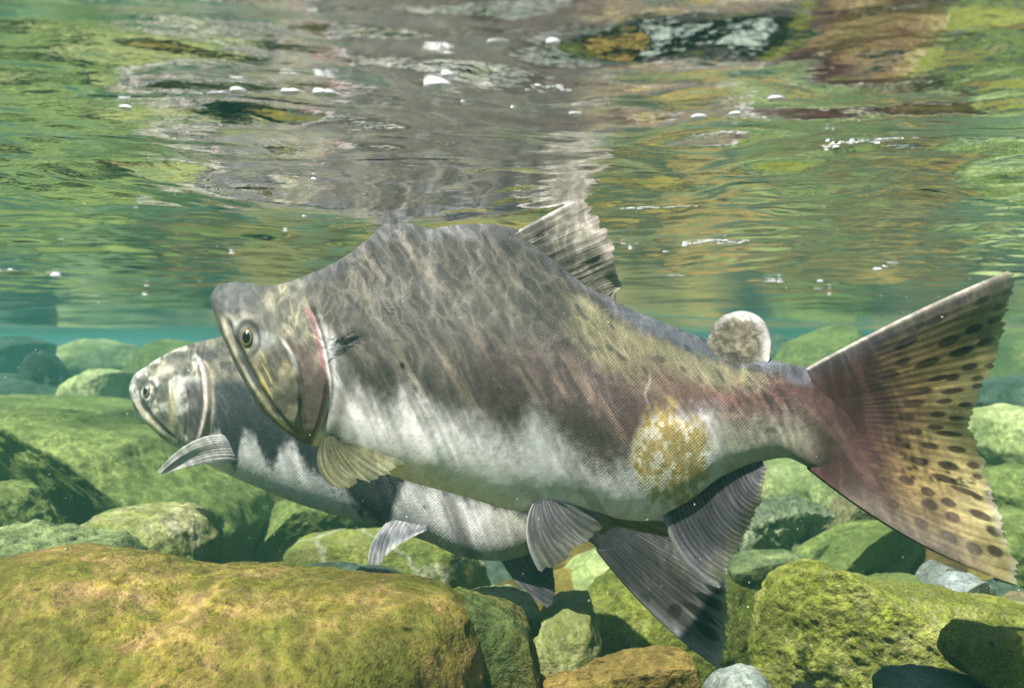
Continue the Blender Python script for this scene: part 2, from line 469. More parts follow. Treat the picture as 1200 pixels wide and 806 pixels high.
rock("stone", [(832,812),(845,795),(868,785),(890,788),(905,802),(915,840),(860,860),(830,840)], 0.55, 0.03, 'blue', 33,
     "small grey-green stone at the bottom edge right of the flat orange-brown stone")
rock("boulder", [(895,760),(903,720),(922,688),(945,672),(965,667),(985,672),(1010,686),(1045,692),(1075,702),(1110,704),(1160,713),(1200,718),(1290,735),(1320,800),(1270,890),(1000,890),(910,850),(893,800)],
     0.82, 0.14, 'lime', 35, "large lime-yellow pitted boulder in the bottom right corner", "boulder", cuts=((-0.55, -0.80, -0.10, 0.50), (0.2, -0.55, 0.8, 0.55)), sub=8, rough=1.7)
rock("stone", [(1122,775),(1127,755),(1141,741),(1170,741),(1200,745),(1250,750),(1255,800),(1180,803),(1133,790)], 0.60, 0.045, 'moss', 37,
     "small dark mossy block resting on the lime-yellow boulder by the right picture edge", cuts=((0, -1, 0.1, 0.6),), e=0.55)
rock("stone", [(1030,808),(1048,794),(1090,791),(1150,799),(1185,808),(1170,850),(1040,850)], 0.62, 0.04, 'dark', 39,
     "dark wet stone peeking in at the bottom edge below the lime-yellow boulder")
rock("stone", [(928,806),(940,800),(952,800),(962,808),(955,830),(930,830)], 0.64, 0.015, 'pink', 40,
     "tiny brown pebble at the bottom edge left of the dark wet stone", "pebble", sub=5)
rock("boulder", [(896,705),(925,685),(960,660),(990,638),(1020,621),(1050,616),(1075,627),(1092,645),(1102,668),(1090,705),(1030,725),(950,730)], 1.06, 0.12, 'algae', 41,
     "smooth green stone with a long bright upper edge under the big salmon's tail", "boulder", cuts=((0.55, -0.78, -0.3, 0.45),), rough=1.0)
rock("stone", [(1012,684),(1040,678),(1075,677),(1083,690),(1078,712),(1020,712)], 0.97, 0.045, 'algae', 43,
     "small green stone wedged behind the crest of the lime-yellow boulder")
rock("stone", [(1078,692),(1092,670),(1104,660),(1120,667),(1136,676),(1132,700),(1085,704)], 1.02, 0.045, 'blue', 45,
     "angular blue-white stone under the lower tip of the big salmon's tail", cuts=((0.3, -0.9, -0.2, 0.5),), e=0.6)
rock("stone", [(1070,705),(1100,692),(1135,678),(1152,678),(1166,690),(1173,710),(1168,735),(1085,735)], 0.93, 0.06, 'blue', 47,
     "smooth grey stone with white streaks right of the angular blue-white stone", cuts=((0.5, -0.8, -0.2, 0.55),))
rock("stone", [(1150,712),(1170,692),(1210,685),(1270,700),(1280,745),(1165,745)], 1.08, 0.08, 'dark', 49,
     "dark green stone at the right edge just below the big salmon's tail tip")
rock("stone", [(1184,704),(1195,699),(1225,700),(1235,720),(1190,722)], 0.92, 0.03, 'pink', 50,
     "small dark brown stone at the right edge above the lime-yellow boulder", "pebble", sub=5)
rock("boulder", [(858,640),(868,606),(882,597),(905,589),(925,592),(940,589),(964,596),(982,606),(978,645),(965,680),(880,690),(860,668)], 1.22, 0.11, 'crumb', 51,
     "dark stone with a crumbly pale rim right of the big salmon's anal fin", "boulder", cuts=((0.25, -0.9, -0.3, 0.5),), sub=7, rough=3.2)
rock("stone", [(848,660),(880,653),(930,651),(950,659),(948,685),(905,715),(855,710)], 1.0, 0.065, 'mottled', 53,
     "low green stone with a pale top in front of the crumbly dark stone", cuts=((0.2, -0.9, -0.3, 0.5),))
rock("stone", [(880,575),(887,545),(903,532),(930,535),(948,548),(956,570),(954,605),(920,625),(884,620)], 1.75, 0.13, 'palegreen', 55,
     "domed green stone showing just under the big salmon's tail stem")
rock("stone", [(945,575),(955,549),(980,556),(1003,578),(1008,598),(990,625),(950,620)], 1.6, 0.11, 'palegreen', 57,
     "pale smooth wedge-shaped stone right of the domed green stone", cuts=((0.4, -0.8, 0.3, 0.6),))
rock("stone", [(968,645),(972,622),(984,602),(996,587),(1012,584),(1032,600),(1048,625),(1045,665),(980,672)], 1.17, 0.075, 'pink', 59,
     "pinkish brown pointed stone behind the smooth green stone under the tail", cuts=((0.3, -0.9, -0.1, 0.45),), rough=1.6, e=0.6)
rock("stone", [(900,702),(910,692),(930,688),(935,695),(926,708),(906,722)], 0.93, 0.02, 'pink', 60,
     "small salmon-pink chip of rock between the mossy stone and the lime-yellow boulder", "pebble", sub=5)
rock("boulder", [(1134,520),(1145,488),(1165,478),(1190,476),(1225,485),(1240,530),(1220,575),(1150,570)], 1.6, 0.14, 'palegreen', 61,
     "bright green boulder beside the notch of the big salmon's tail", "boulder")
rock("stone", [(1155,575),(1175,552),(1205,545),(1250,560),(1250,610),(1165,612)], 1.35, 0.09, 'algae', 63,
     "yellow-green stone at the right edge under the bright green boulder")
rock("stone", [(1160,640),(1172,608),(1200,598),(1250,610),(1260,670),(1170,680)], 1.12, 0.08, 'algae', 65,
     "mid-green stone at the right edge beside the lower half of the big tail")
rock("boulder", [(1140,470),(1160,447),(1200,440),(1260,450),(1270,500),(1150,500)], 2.3, 0.2, 'dark', 67,
     "dark teal boulder at the right edge behind the bright green boulder", "boulder")
rock("boulder", [(-90,490),(0,463),(80,466),(165,474),(185,505),(160,530),(-60,530)], 2.0, 0.25, 'algae', 71,
     "long hazy green slab behind the huge smooth boulder on the far left", "boulder")
rock("boulder", [(33,460),(37,428),(48,411),(57,424),(70,450),(90,475),(60,490),(30,485)], 2.7, 0.12, 'dark', 73,
     "dark pointed rock standing in the teal distance at the left", "boulder", rough=2)
rock("boulder", [(80,470),(95,445),(118,432),(138,436),(150,468),(145,490),(85,490)], 2.5, 0.16, 'palegreen', 75,
     "pale blurred rock in the teal distance just left of the rear salmon's snout", "boulder")
rock("boulder", [(-60,470),(0,438),(40,446),(75,470),(60,490),(-40,495)], 2.6, 0.2, 'dark', 77,
     "dark blurred hump of rock at the far left under the pointed rock", "boulder")
rock("boulder", [(905,440),(930,400),(985,380),(1012,408),(1010,450),(920,460)], 3.1, 0.25, 'algae', 79,
     "hazy green rock in the distance between the small back fin and the tail", "boulder")

rock("boulder", [(150,470),(165,430),(195,398),(240,404),(262,450),(250,500),(160,500)], 3.2, 0.3, 'algae', 81,
     "dim green boulder far off, directly behind the rear salmon's snout", "boulder")
rock("boulder", [(-30,440),(-10,405),(20,394),(44,402),(54,445),(20,460),(-20,460)], 3.8, 0.3, 'dark', 82,
     "faint grey-teal boulder at the far left edge of the distant bed", "boulder")
rock("boulder", [(55,440),(75,410),(110,397),(150,404),(175,430),(170,450),(60,452)], 4.2, 0.3, 'palegreen', 83,
     "faint pale boulder in the far teal water, behind the pale blurred rock", "boulder")
rock("boulder", [(840,440),(860,404),(900,390),(930,400),(942,450),(860,455)], 3.9, 0.3, 'dark', 84,
     "faint dark boulder in the far water just under the small back fin", "boulder")
rock("boulder", [(1130,450),(1150,404),(1190,386),(1230,394),(1260,450),(1200,470)], 3.4, 0.3, 'algae', 85,
     "hazy green boulder in the far water right of the tail's upper lobe", "boulder")

# scattered cobbles: far bed (seen faint and mirrored in the surface) and small fill between the near stones
protos = []
for k in range(8):
    v, f = ico(5)
    rs = np.random.RandomState(50 + k)
    e = rs.uniform(0.65, 0.95)
    V = np.sign(v) * np.abs(v) ** e
    for _ in range(3):
        nn = rs.normal(size=3); nn /= np.linalg.norm(nn); d = V @ nn - rs.uniform(0.55, 0.85)
        V = V - np.where(d > 0, d * 0.85, 0)[:, None] * nn
    V = V + v * (fbm(v[:, 0]*1.3+k*5, v[:, 1]*1.3, v[:, 2]*1.3, 3, k) * 0.16 + fbm(v[:, 0]*6+k, v[:, 1]*6, v[:, 2]*6, 3, k+40) * 0.03)[:, None]
    me = new_mesh("cobble", V, f); me.materials.append(MR['bed']); protos.append(me)
rs = random.Random(4)
placed = []
def scatter(n_, yr, sr, xk, name, lab, grp, cat):
    made = tries = 0
    while made < n_ and tries < 20000:
        tries += 1
        y = yr[0] + (yr[1] - yr[0]) * rs.random() ** 0.8
        x = rs.uniform(-1, 1) * (xk[0] + xk[1] * y)
        s = rs.uniform(*sr) * (0.7 + 0.16 * y if yr[1] > 3 else 1)
        if any((x-a)**2 + (y-b)**2 < (0.62*(s+c))**2 for a, b, c in placed): continue
        placed.append((x, y, s)); made += 1
        o = bpy.data.objects.new(name, rs.choice(protos)); COL.objects.link(o)
        o.location = (x, y, s * rs.uniform(-0.05, 0.12)); o.rotation_euler = (rs.uniform(-.25, .25), rs.uniform(-.25, .25), rs.uniform(0, 6.28))
        o.scale = (s * rs.uniform(0.8, 1.25), s * rs.uniform(0.7, 1.0), s * rs.uniform(0.42, 0.7))
        tag(o, lab, cat, grp)
scatter(190, (1.75, 8.0), (0.09, 0.24), (0.5, 0.8), "cobble", "indistinct cobble lying on the far river bed behind the nearer stones", "cobbles of the far river bed", "cobble")
scatter(150, (0.93, 1.8), (0.03, 0.08), (0.35, 0.55), "pebble", "small shadowed cobble in the gaps between the larger stones", "small cobbles between the stones", "pebble")

# ------------------------------------------------------------------ salmon
def fish_skin(name):
    m, nt, out = mat_new(name); n = N(nt)
    at_ = n.node("ShaderNodeAttribute", attribute_name="col")
    uv = n.node("ShaderNodeAttribute", attribute_name="suv").outputs["Vector"]
    mp = n.node("ShaderNodeMapping"); n.put(mp.inputs["Vector"], uv)
    mp.inputs["Rotation"].default_value = (0, 0, math.radians(45))
    wob = n.vmath('ADD', mp.outputs[0], n.vmath('SCALE', n.noise(uv, 60, 2, 0.5, color=True), sc=0.0012))
    d = n.voro(wob, 570.0, 'F1', 0.3)
    nz = n.noise(uv, 700, 3, 0.7)
    nz2 = n.noise(uv, 150, 4, 0.65)
    mask = n.node("ShaderNodeAttribute", attribute_name="scl").outputs["Fac"]
    sc_ = n.ramp(d, [(0.10, 1.2), (0.42, 0.98), (0.62, 0.70)])
    c = n.mix(n.math('MULTIPLY', mask, 0.75), at_.outputs["Color"], n.mix(1.0, at_.outputs["Color"], sc_, 'MULTIPLY'))
    c = n.mix(1.0, c, n.ramp(nz, [(0.25, 0.78), (0.75, 1.2)]), 'MULTIPLY')
    c = n.mix(1.0, c, n.ramp(nz2, [(0.3, 0.86), (0.7, 1.12)]), 'MULTIPLY')
    h = n.math('ADD', n.math('MULTIPLY', n.math('MULTIPLY', d, -1.0), mask), n.math('MULTIPLY', nz2, 0.5))
    b = n.bsdf(c, n.ramp(nz2, [(0.3, 0.40), (0.7, 0.6)]), 0.10, n.bump(h, 0.0007, 0.7), Subsurface_Weight=0.03)
    b.inputs["Subsurface Radius"].default_value = (0.006, 0.003, 0.002)
    nt.links.new(b.outputs[0], out.inputs[0])
    return m
def fin_skin(name, transl=0.35):
    m, nt, out = mat_new(name); n = N(nt)
    at_ = n.node("ShaderNodeAttribute", attribute_name="col")
    al = n.node("ShaderNodeAttribute", attribute_name="alp").outputs["Fac"]
    geo = n.node("ShaderNodeTexCoord").outputs["Object"]
    nz = n.noise(geo, 500, 3, 0.7)
    c = n.mix(1.0, at_.outputs["Color"], n.ramp(nz, [(0.25, 0.75), (0.75, 1.25)]), 'MULTIPLY')
    b = n.bsdf(c, 0.5, 0.12, n.bump(nz, 0.0004, 0.5))
    tl = n.node("ShaderNodeBsdfTranslucent"); n.put(tl.inputs[0], c)
    m1 = n.node("ShaderNodeMixShader"); m1.inputs[0].default_value = transl
    nt.links.new(b.outputs[0], m1.inputs[1]); nt.links.new(tl.outputs[0], m1.inputs[2])
    tr = n.node("ShaderNodeBsdfTransparent")
    m2 = n.node("ShaderNodeMixShader"); n.put(m2.inputs[0], al)
    nt.links.new(tr.outputs[0], m2.inputs[1]); nt.links.new(m1.outputs[0], m2.inputs[2])
    nt.links.new(m2.outputs[0], out.inputs[0])
    return m
SKIN = fish_skin("salmon_skin"); FIN = fin_skin("salmon_fin"); FATFIN = fin_skin("salmon_fleshy_fin", 0.1)

def simple_mat(name, col, rough=0.3, spec=0.5, **kw):
    m, nt, out = mat_new(name); n = N(nt)
    co = n.node("ShaderNodeTexCoord").outputs["Object"]
    f = n.noise(co, 900, 3, 0.7)
    b = n.bsdf(n.mix(1.0, col, n.ramp(f, [(0.3, 0.8), (0.7, 1.2)]), 'MULTIPLY'), rough, spec, **kw)
    nt.links.new(b.outputs[0], out.inputs[0]); return m
IRIS = simple_mat("eye_iris", (0.24, 0.19, 0.085), 0.25, 0.6, Metallic=0.3)
PUPIL = simple_mat("eye_pupil", (0.006, 0.006, 0.008), 0.08, 0.8)

def fish_body(root, rows, hump, paint, relief, Ns=720, Nt=360):
    R = np.array(rows, float)                        # tx,ty,bx,by,Y,W(mm)
    cen = (R[:, 0:2] + R[:, 2:4]) / 2
    s = np.concatenate([[0], np.cumsum(np.hypot(*np.diff(cen, axis=0).T))])
    q = np.linspace(0, 1, Ns); q = s[-1] * (0.35 * q**2 + 0.65 * q)
    S = pchip(s, R, q)
    th = np.linspace(0, 2*np.pi, Nt, endpoint=False)  # 0 = back, half = belly; first half faces the camera
    t = (1 - np.cos(th)) / 2
    top = np.stack([(S[:, 0]-600)/F*S[:, 4], S[:, 4], ZC-(S[:, 1]-403)/F*S[:, 4]], -1)
    bot = np.stack([(S[:, 2]-600)/F*S[:, 4], S[:, 4], ZC-(S[:, 3]-403)/F*S[:, 4]], -1)
    mid = (top + bot) / 2
    T = np.gradient(mid, axis=0); T[:, 2] = 0; T /= np.linalg.norm(T, axis=1)[:, None] + 1e-9
    k = 25; ker = np.ones(k) / k
    T = np.stack([np.convolve(np.pad(T[:, i], k//2, 'edge'), ker, 'valid') for i in range(3)], -1)
    nrm = np.stack([T[:, 1], -T[:, 0], 0*T[:, 0]], -1); nrm /= np.linalg.norm(nrm, axis=1)[:, None]
    hm = hump(S[:, 0])[:, None]
    hm = hm * 0.75
    shp = (np.abs(np.sin(np.pi*t**1.22)) ** (0.66 - 0.30*smooth(0.45, 0.85, t)))[None, :] * (1 - hm * (1 - smooth(0.0, 0.62, t))[None, :])
    sg = np.where(th < np.pi, 1.0, -1.0)
    lat = S[:, 5:6] / 1000 * shp
    P = top[:, None, :] * (1 - t)[None, :, None] + bot[:, None, :] * t[None, :, None]
    near = P + nrm[:, None, :] * lat[..., None]
    U = 600 + F * near[..., 0] / near[..., 1]; Vv = 403 - F * (near[..., 2] - ZC) / near[..., 1]
    rel = relief(U, Vv, t[None, :] + 0 * U) * np.clip(lat / 0.008, 0, 1)
    lat2 = lat + rel
    P = P + nrm[:, None, :] * (lat2 * sg[None, :])[..., None]
    idx = np.arange(Ns*Nt).reshape(Ns, Nt); nx = np.roll(idx, -1, 1)
    faces = np.stack([idx[:-1], idx[1:], nx[1:], nx[:-1]], -1).reshape(-1, 4)
    verts = P.reshape(-1, 3)
    a, b = len(verts), len(verts)+1
    verts = np.vstack([verts, mid[0], mid[-1]])
    capA = np.stack([idx[0], nx[0], np.full(Nt, a), np.full(Nt, a)], -1); capB = np.stack([nx[-1], idx[-1], np.full(Nt, b), np.full(Nt, b)], -1)
    me = bpy.data.meshes.new("body")
    allf = [tuple(f) for f in faces.tolist()] + [tuple(f[:3]) for f in capA.tolist()] + [tuple(f[:3]) for f in capB.tolist()]
    org = np.array(root.location)
    me.from_pydata((verts - org).tolist(), [], allf)
    me.update()
    me.polygons.foreach_set("use_smooth", np.ones(len(me.polygons), bool))
    colr, scl = paint(U, Vv, t[None, :] + 0*U, S[:, 1][:, None] + 0*U, S[:, 3][:, None] + 0*U)
    c4 = np.concatenate([colr, np.ones(colr.shape[:2] + (1,))], -1).reshape(-1, 4)
    c4 = np.vstack([c4, c4[0], c4[-1]])
    set_attr(me, "col", c4)
    set_attr(me, "scl", np.append(scl.ravel(), [0, 0]), 'FLOAT')
    suv = np.stack([U / F * 0.6, Vv / F * 0.6 + (sg[None, :] < 0) * 1.0, 0*U], -1).reshape(-1, 3)
    set_attr(me, "suv", np.vstack([suv, suv[0], suv[-1]]), 'FLOAT_VECTOR')
    o = link("body", me, SKIN, root)
    half = Nt // 2
    def surf(u, v, side=1):
        d = (U[:, :half] - u)**2 + (Vv[:, :half] - v)**2
        i, j = np.unravel_index(np.argmin(d), d.shape)
        jj = j if side > 0 else (Nt - j) % Nt
        p = P[i, jj]
        e1 = P[min(i+6, Ns-1), jj] - P[max(i-6, 0), jj]; e2 = P[i, (jj+4) % Nt] - P[i, (jj-4) % Nt]
        nn = np.cross(e1, e2); nn /= np.linalg.norm(nn)
        c_ = mid[i]
        if np.dot(nn, p - c_) < 0: nn = -nn
        return p, nn
    return o, surf

def eye(root, surf, u, v, rx, rz, tilt):
    for side in (1, -1):
        p, nn = surf(u, v, side)
        n_ = Vector(nn); q = n_.to_track_quat('Z', 'Y')
        sv, sf = ico(5)
        def disc(name, r, h, off, mat, par, loc):
            me = new_mesh(name, sv * np.array([r[0], r[1], h]), sf)
            o = link(name, me, mat, par); return o
        e_ = disc("eye", (rx, rz), min(rx, rz)*0.55, 0, IRIS, root, None)
        e_.location = Vector(p) - root.location + n_ * 0.0002
        e_.rotation_mode = 'QUATERNION'
        from mathutils import Quaternion
        e_.rotation_quaternion = q @ Quaternion((0, 0, 1), tilt * side)
        pu = disc("pupil", (rx*0.66, rz*0.66), min(rx, rz)*0.30, 0, PUPIL, e_, None)
        pu.location = (0, 0, min(rx, rz)*0.36)

def polyline(pts, k):
    pts = np.array(pts, float)
    s = np.concatenate([[0], np.cumsum(np.hypot(*np.diff(pts[:, :2], axis=0).T))]); s /= s[-1]
    return pchip(s, pts, np.linspace(0, 1, k)) if len(pts) > 1 else np.repeat(pts, k, 0)

def fin(root, name, base, tips, mids, Yb, Ye, color, nrays=14, rag=0.05, thick=0.0022, ridge=0.0005, NA=220, NB=120, mat=None, seed=1, wave=0.0015, alpha_edge=0.55, alpha=1.0, calm=0.0, dome=False):
    """base/tips/mids: lists of photo points across the fin; each ray runs base -> mid -> tip"""
    B = polyline(base, NA); Tt = polyline(tips, NA)
    a = np.linspace(0, 1, NA); b = np.linspace(0, 1, NB)
    Mm = mids(a, B, Tt) if callable(mids) else (polyline(mids, NA) if mids is not None else (B + Tt) / 2)
    ragv = np.abs(vnoise(a*nrays*1.0, a*0, 0, seed)) * 0.5 + np.abs(vnoise(a*nrays*3.1, a*0+5, 0, seed+1)) * 0.5
    ragv = rag * (ragv + 0.12 * (np.abs((a*nrays) % 1 - 0.5) * 2)**2 + 0.5*np.clip(vnoise(a*nrays*0.55, a*0+9, 0, seed+2), 0, 1)**2)
    ln = 1 - ragv
    bb = b[None, :] * ln[:, None]
    C = 2*Mm - 0.5*(B + Tt)
    PX = (B[:, None, :]*((1-bb)**2)[..., None] + 2*C[:, None, :]*(bb*(1-bb))[..., None] + Tt[:, None, :]*(bb**2)[..., None])
    Yb_ = np.interp(a, np.linspace(0, 1, len(Yb)), Yb); Ye_ = np.interp(a, np.linspace(0, 1, len(Ye)), Ye)
    YY = Yb_[:, None]*(1-bb) + Ye_[:, None]*bb
    YY = YY + wave * bb * np.sin(a[:, None]*7 + seed) + wave * 0.6 * bb * vnoise(a[:, None]*5 + 0*bb, bb*2, 0, seed+7)
    ray = 0.5 + 0.5*np.cos(2*np.pi*(a[:, None]*nrays + 0.7*vnoise(a[:, None]*6 + 0*bb, bb*0.8, 0, seed+3) + 0.12*vnoise(a[:, None]*14 + 0*bb, bb*5, 0, seed+4)))
    ray = ray * (0.75 + 0.25*np.cos(2*np.pi*(a[:, None]*nrays*3.3 + 0.5*vnoise(a[:, None]*20 + 0*bb, bb*2, 0, seed+5)))) * (0.8 + 0.2*vnoise(a[:, None]*nrays*0.7 + 0*bb, bb*3, 0, seed+6))
    cl = smooth(calm*0.6, calm*1.6 + 1e-3, bb)
    ray = ray * cl + (1 - cl) * 0.8
    th_ = thick * (1-bb)**0.8 * 0.5 + 0.00025 + ridge * ray * (1 - 0.7*bb)
    if dome: th_ = thick*0.5*np.sqrt(np.clip(1-bb**2.2, 0, 1))*np.clip(np.sin(np.pi*a)[:, None], 0, 1)**0.5 + 0.0004
    edge = np.minimum(np.minimum(a, 1-a)[:, None]*NA/4, 1)
    th_ = th_ * (0.35 + 0.65*edge)
    X_ = (PX[..., 0]-600)/F*YY; Z_ = ZC-(PX[..., 1]-403)/F*YY
    front = np.stack([X_, YY - th_, Z_], -1); back = np.stack([X_, YY + th_, Z_], -1)
    n_ = NA*NB; org = np.array(root.location)
    verts = np.vstack([front.reshape(-1, 3), back.reshape(-1, 3)]) - org
    i = np.arange(n_).reshape(NA, NB)
    f1 = np.stack([i[:-1, :-1], i[1:, :-1], i[1:, 1:], i[:-1, 1:]], -1).reshape(-1, 4)
    f2 = f1[:, ::-1] + n_
    ring = np.concatenate([i[:, 0], i[-1, 1:], i[-2::-1, -1], i[0, -2:0:-1]])
    rn = np.roll(ring, -1)
    f3 = np.stack([ring, rn, rn+n_, ring+n_], -1)[:, ::-1]
    me = new_mesh(name, verts, np.vstack([f1, f2, f3]))
    c, al = color(a[:, None] + 0*bb, bb, ray, PX[..., 0], PX[..., 1])
    al = al * alpha
    c4 = np.concatenate([c, np.ones(c.shape[:2] + (1,))], -1).reshape(-1, 4)
    set_attr(me, "col", np.vstack([c4, c4])); set_attr(me, "alp", np.tile(al.ravel(), 2), 'FLOAT')
    return link(name, me, mat or FIN, root)

def lerpc(c, col, w):
    return c * (1 - w[..., None]) + np.array(col) * w[..., None]
def full(shape, col): return np.broadcast_to(np.array(col, float), shape + (3,)).copy()

# ---------- the big humped male
big = bpy.data.objects.new("salmon", None); COL.objects.link(big)
big.location = tuple(at(640, 440, 0.60)); big.empty_display_size = 0.05
tag(big, "large humpbacked male salmon with hooked snout and spotted tail, in front", "salmon", "salmon swimming side by side upstream")
rows1 = [(251,344,252,352,.640,1.5),(253.5,336,254,361,.639,6),(262,332,258.5,371,.637,10),(275,330.5,265.5,393,.635,14),(290,331,277,417,.633,18),
 (305,333,290,442,.631,22),(320,334,305,466,.629,25),(335,331,322,489,.626,27),(350,326,342,506,.623,29),(368,319,365,520,.620,30),
 (385,311,388,524,.617,31),(405,300,405,530,.614,33),(430,281,430,543,.611,35),(455,262,460,555,.608,37),(480,262,484,563,.606,38),(503,268,505,569,.604,38.5),(530,264,535,577,.602,39),
 (560,262,565,586,.600,39),(600,267,610,597,.597,38),(640,290,650,597,.593,36.5),(680,322,700,602,.589,34),(728,357,755,609,.583,31),
 (775,377,800,592,.578,26.5),(830,398,850,558,.572,21),(880,414,890,541,.567,16.5),(920,425,920,536,.563,13),(950,431,948,547,.559,8.5),
 (980,434,975,558,.557,5.4),(1005,444,1000,562,.555,3.4),(1030,458,1026,556,.553,1.5),(1045,474,1043,540,.552,0.5)]
op1 = pfun([(300,345),(350,357),(362,360),(380,367),(395,372),(415,377),(430,380),(450,383),(470,381),(487,377),(505,371),(530,362)])   # gill cover edge: x for y
pre1 = pfun([(380,322),(400,333),(415,342),(430,347),(450,351),(470,352),(490,350),(515,344)])
lip1 = pfun([(340,250),(371,258.5),(393,265.5),(417,277),(442,290),(466,305),(489,322),(506,342),(520,365)])
def relief1(U, V, t):
    r = 0*U
    d = U - op1(V); w = smooth(352, 372, V) * (1 - smooth(500, 522, V))
    k_ = smooth(-2.5, 3.0, d); r += w * (0.0022*np.exp(-np.clip(-d, 0, None)/22.0)*(1-k_) - 0.0022*np.exp(-np.clip(d, 0, None)/7.0)*k_)
    d = U - pre1(V); w = smooth(392, 405, V) * (1 - smooth(490, 510, V))
    k_ = smooth(-2.0, 2.0, d); r += w * (0.0010*np.exp(-np.clip(-d, 0, None)/8)*(1-k_) - 0.0009*np.exp(-np.clip(d, 0, None)/5.0)*k_)
    d = U - lip1(V)          # jaw line beside the pale lip
    w = smooth(372, 385, V) * (1 - smooth(485, 505, V))
    r += w * (-0.0016*np.exp(-((d-9)/3.2)**2) + 0.0008*np.exp(-((d-15)/4.0)**2))
    ex = np.hypot((U-291)/15.0, (V-397)/21.0)
    r += -0.0014*np.exp(-ex**4) + 0.0005*np.exp(-((ex-1.15)/0.22)**2)
    r += -0.0014*np.exp(-(((U-277)/2.6)**2+((V-368)/4)**2))      # nostril
    hd = 1 - smooth(360, 400, U)
    r += hd * 0.0012 * fbm(U/24, V/24, 0, 3, 61)
    r += 0.0007 * fbm(U/40, V/60, 0, 3, 62)
    return r
bnd1 = pfun([(380,402),(392,418),(402,440),(412,462),(430,476),(455,486),(470,474),(500,486),(530,494),(552,502),(580,516),(603,524),(615,508),(626,498),(640,508),(658,530),(680,545),(700,560),(735,560),(770,520),(835,500),(880,506),(915,500),(955,508),(1000,540),(1040,590)])
def paint1(U, V, t, TY, BY):
    sh = U - 0.62*(V - 400)                         # streaks lean back down the flank
    st = fbm(sh/13, V/75, 0, 3, 71); st2 = fbm(sh/32, V/150, 0, 3, 72)
    nz = fbm(U/26, V/26, 0, 4, 73); fine = fbm(U/5, V/7, 0, 3, 74)
    c = full(U.shape, (0.085, 0.082, 0.068))
    c = lerpc(c, (0.18, 0.165, 0.13), smooth(0.0, 0.5, st) * 0.65)
    c = lerpc(c, (0.085, 0.082, 0.068), smooth(0.0, 0.55, -nz*0.6 - st*0.5) * 0.7)
    mid = smooth(375, 425, V) * (1 - smooth(640, 760, U))
    c = lerpc(c, (0.085, 0.080, 0.065), mid * 0.62)
    c = lerpc(c, (0.20, 0.18, 0.125), mid * smooth(0.12, 0.5, st) * 0.7)
    pur = smooth(370, 430, V) * (1-smooth(470, 520, V)) * smooth(470, 620, U) * (1-smooth(760, 830, U))
    c = lerpc(c, (0.115, 0.080, 0.078), pur * (0.5 + 0.5*st2) * 0.7)
    c = lerpc(c, (0.25, 0.18, 0.14), pur * smooth(0.15, 0.6, st) * 0.5)
    yel = smooth(650, 700, U) * (1-smooth(880, 930, U)) * smooth(14, 30, V-TY) * (1-smooth(70, 110, V-TY))
    c = lerpc(c, (0.27, 0.25, 0.14), yel * 0.75)
    redtop = pfun([(640,430),(700,415),(760,425),(830,445),(880,445),(930,440),(1040,440)])(U)
    red = smooth(-12, 22, V - redtop + 12*st) * smooth(650, 860, U)
    c = lerpc(c, (0.125, 0.068, 0.062), red * 0.9)
    c = lerpc(c, (0.22, 0.12, 0.10), red * smooth(0.1, 0.55, st2*0.6 + nz*0.5) * 0.6 * (1-smooth(900, 960, U)))
    c = lerpc(c, (0.085, 0.047, 0.042), smooth(870, 950, U) * 0.92)
    # belly
    jag = 9*st + 8*st2 + 6*fine
    bel = smooth(-40, 30, V - bnd1(U) + jag)
    bc = full(U.shape, (0.86, 0.86, 0.84))
    bc = lerpc(bc, (0.66, 0.70, 0.66), smooth(0.0, 0.5, nz) * 0.5)
    bc = lerpc(bc, (0.42, 0.40, 0.38), smooth(0.25, 0.6, st2) * 0.6 * smooth(560, 600, U) * (1-smooth(740, 760, U)))
    bc = lerpc(bc, (0.40, 0.38, 0.22), smooth(820, 860, U) * 0.75)
    bc = lerpc(bc, (0.095, 0.062, 0.052), smooth(905, 975, U) * 0.97)
    c = c * (1 - bel[..., None]) + bc * bel[..., None]
    # gold patch before the anal fin
    g = np.hypot((U-786)/52.0, (V-540)/62.0) + 0.34*nz + 0.16*fine
    gw = (1 - smooth(0.72, 1.08, g)) * 0.92
    gc = full(U.shape, (0.50, 0.38, 0.12))
    gc = lerpc(gc, (0.80, 0.76, 0.58), smooth(-0.05, 0.25, fine*0.8 + nz*0.5 - (U-790)/160.0) * 0.85)
    gc = lerpc(gc, (0.34, 0.22, 0.05), smooth(0.1, 0.4, nz) * 0.5)
    c = c * (1 - gw[..., None]) + gc * gw[..., None]
    # blue-grey back and its blotches
    bk = 1 - smooth(10, 26, V - TY + 7*nz)
    c = lerpc(c, (0.125, 0.135, 0.155), bk * (0.35 + 0.5*smooth(690, 740, U)) * (1 - 0.5*smooth(925, 985, U)))
    sp_ = vnoise(sh/6.5 + 40, V/12.0, 0, 77)
    c = lerpc(c, (0.05, 0.048, 0.05), smooth(0.45, 0.70, sp_) * (1 - smooth(50, 130, V-TY)) * 0.65 * smooth(385, 410, U) * (1-smooth(920, 960, U)))
    # head
    hd = 1 - smooth(-3, 3, U - op1(V) - 1)
    hw = 1 - smooth(380, 400, U)
    hd = hd * hw
    hc = full(U.shape, (0.145, 0.14, 0.105))
    hn = fbm(U/15, V/22, 0, 4, 81); 
    hc = lerpc(hc, (0.30, 0.28, 0.19), smooth(0.05, 0.4, hn) * 0.8)
    hc = lerpc(hc, (0.08, 0.085, 0.07), smooth(0.05, 0.45, -hn) * 0.7)
    hc = lerpc(hc, (0.11, 0.12, 0.12), (1 - smooth(262, 330, U)) * (1-smooth(360, 385, V)) * 0.8)
    cheek = np.exp(-((U-318)/18.0)**2 - ((V-440)/34.0)**2)
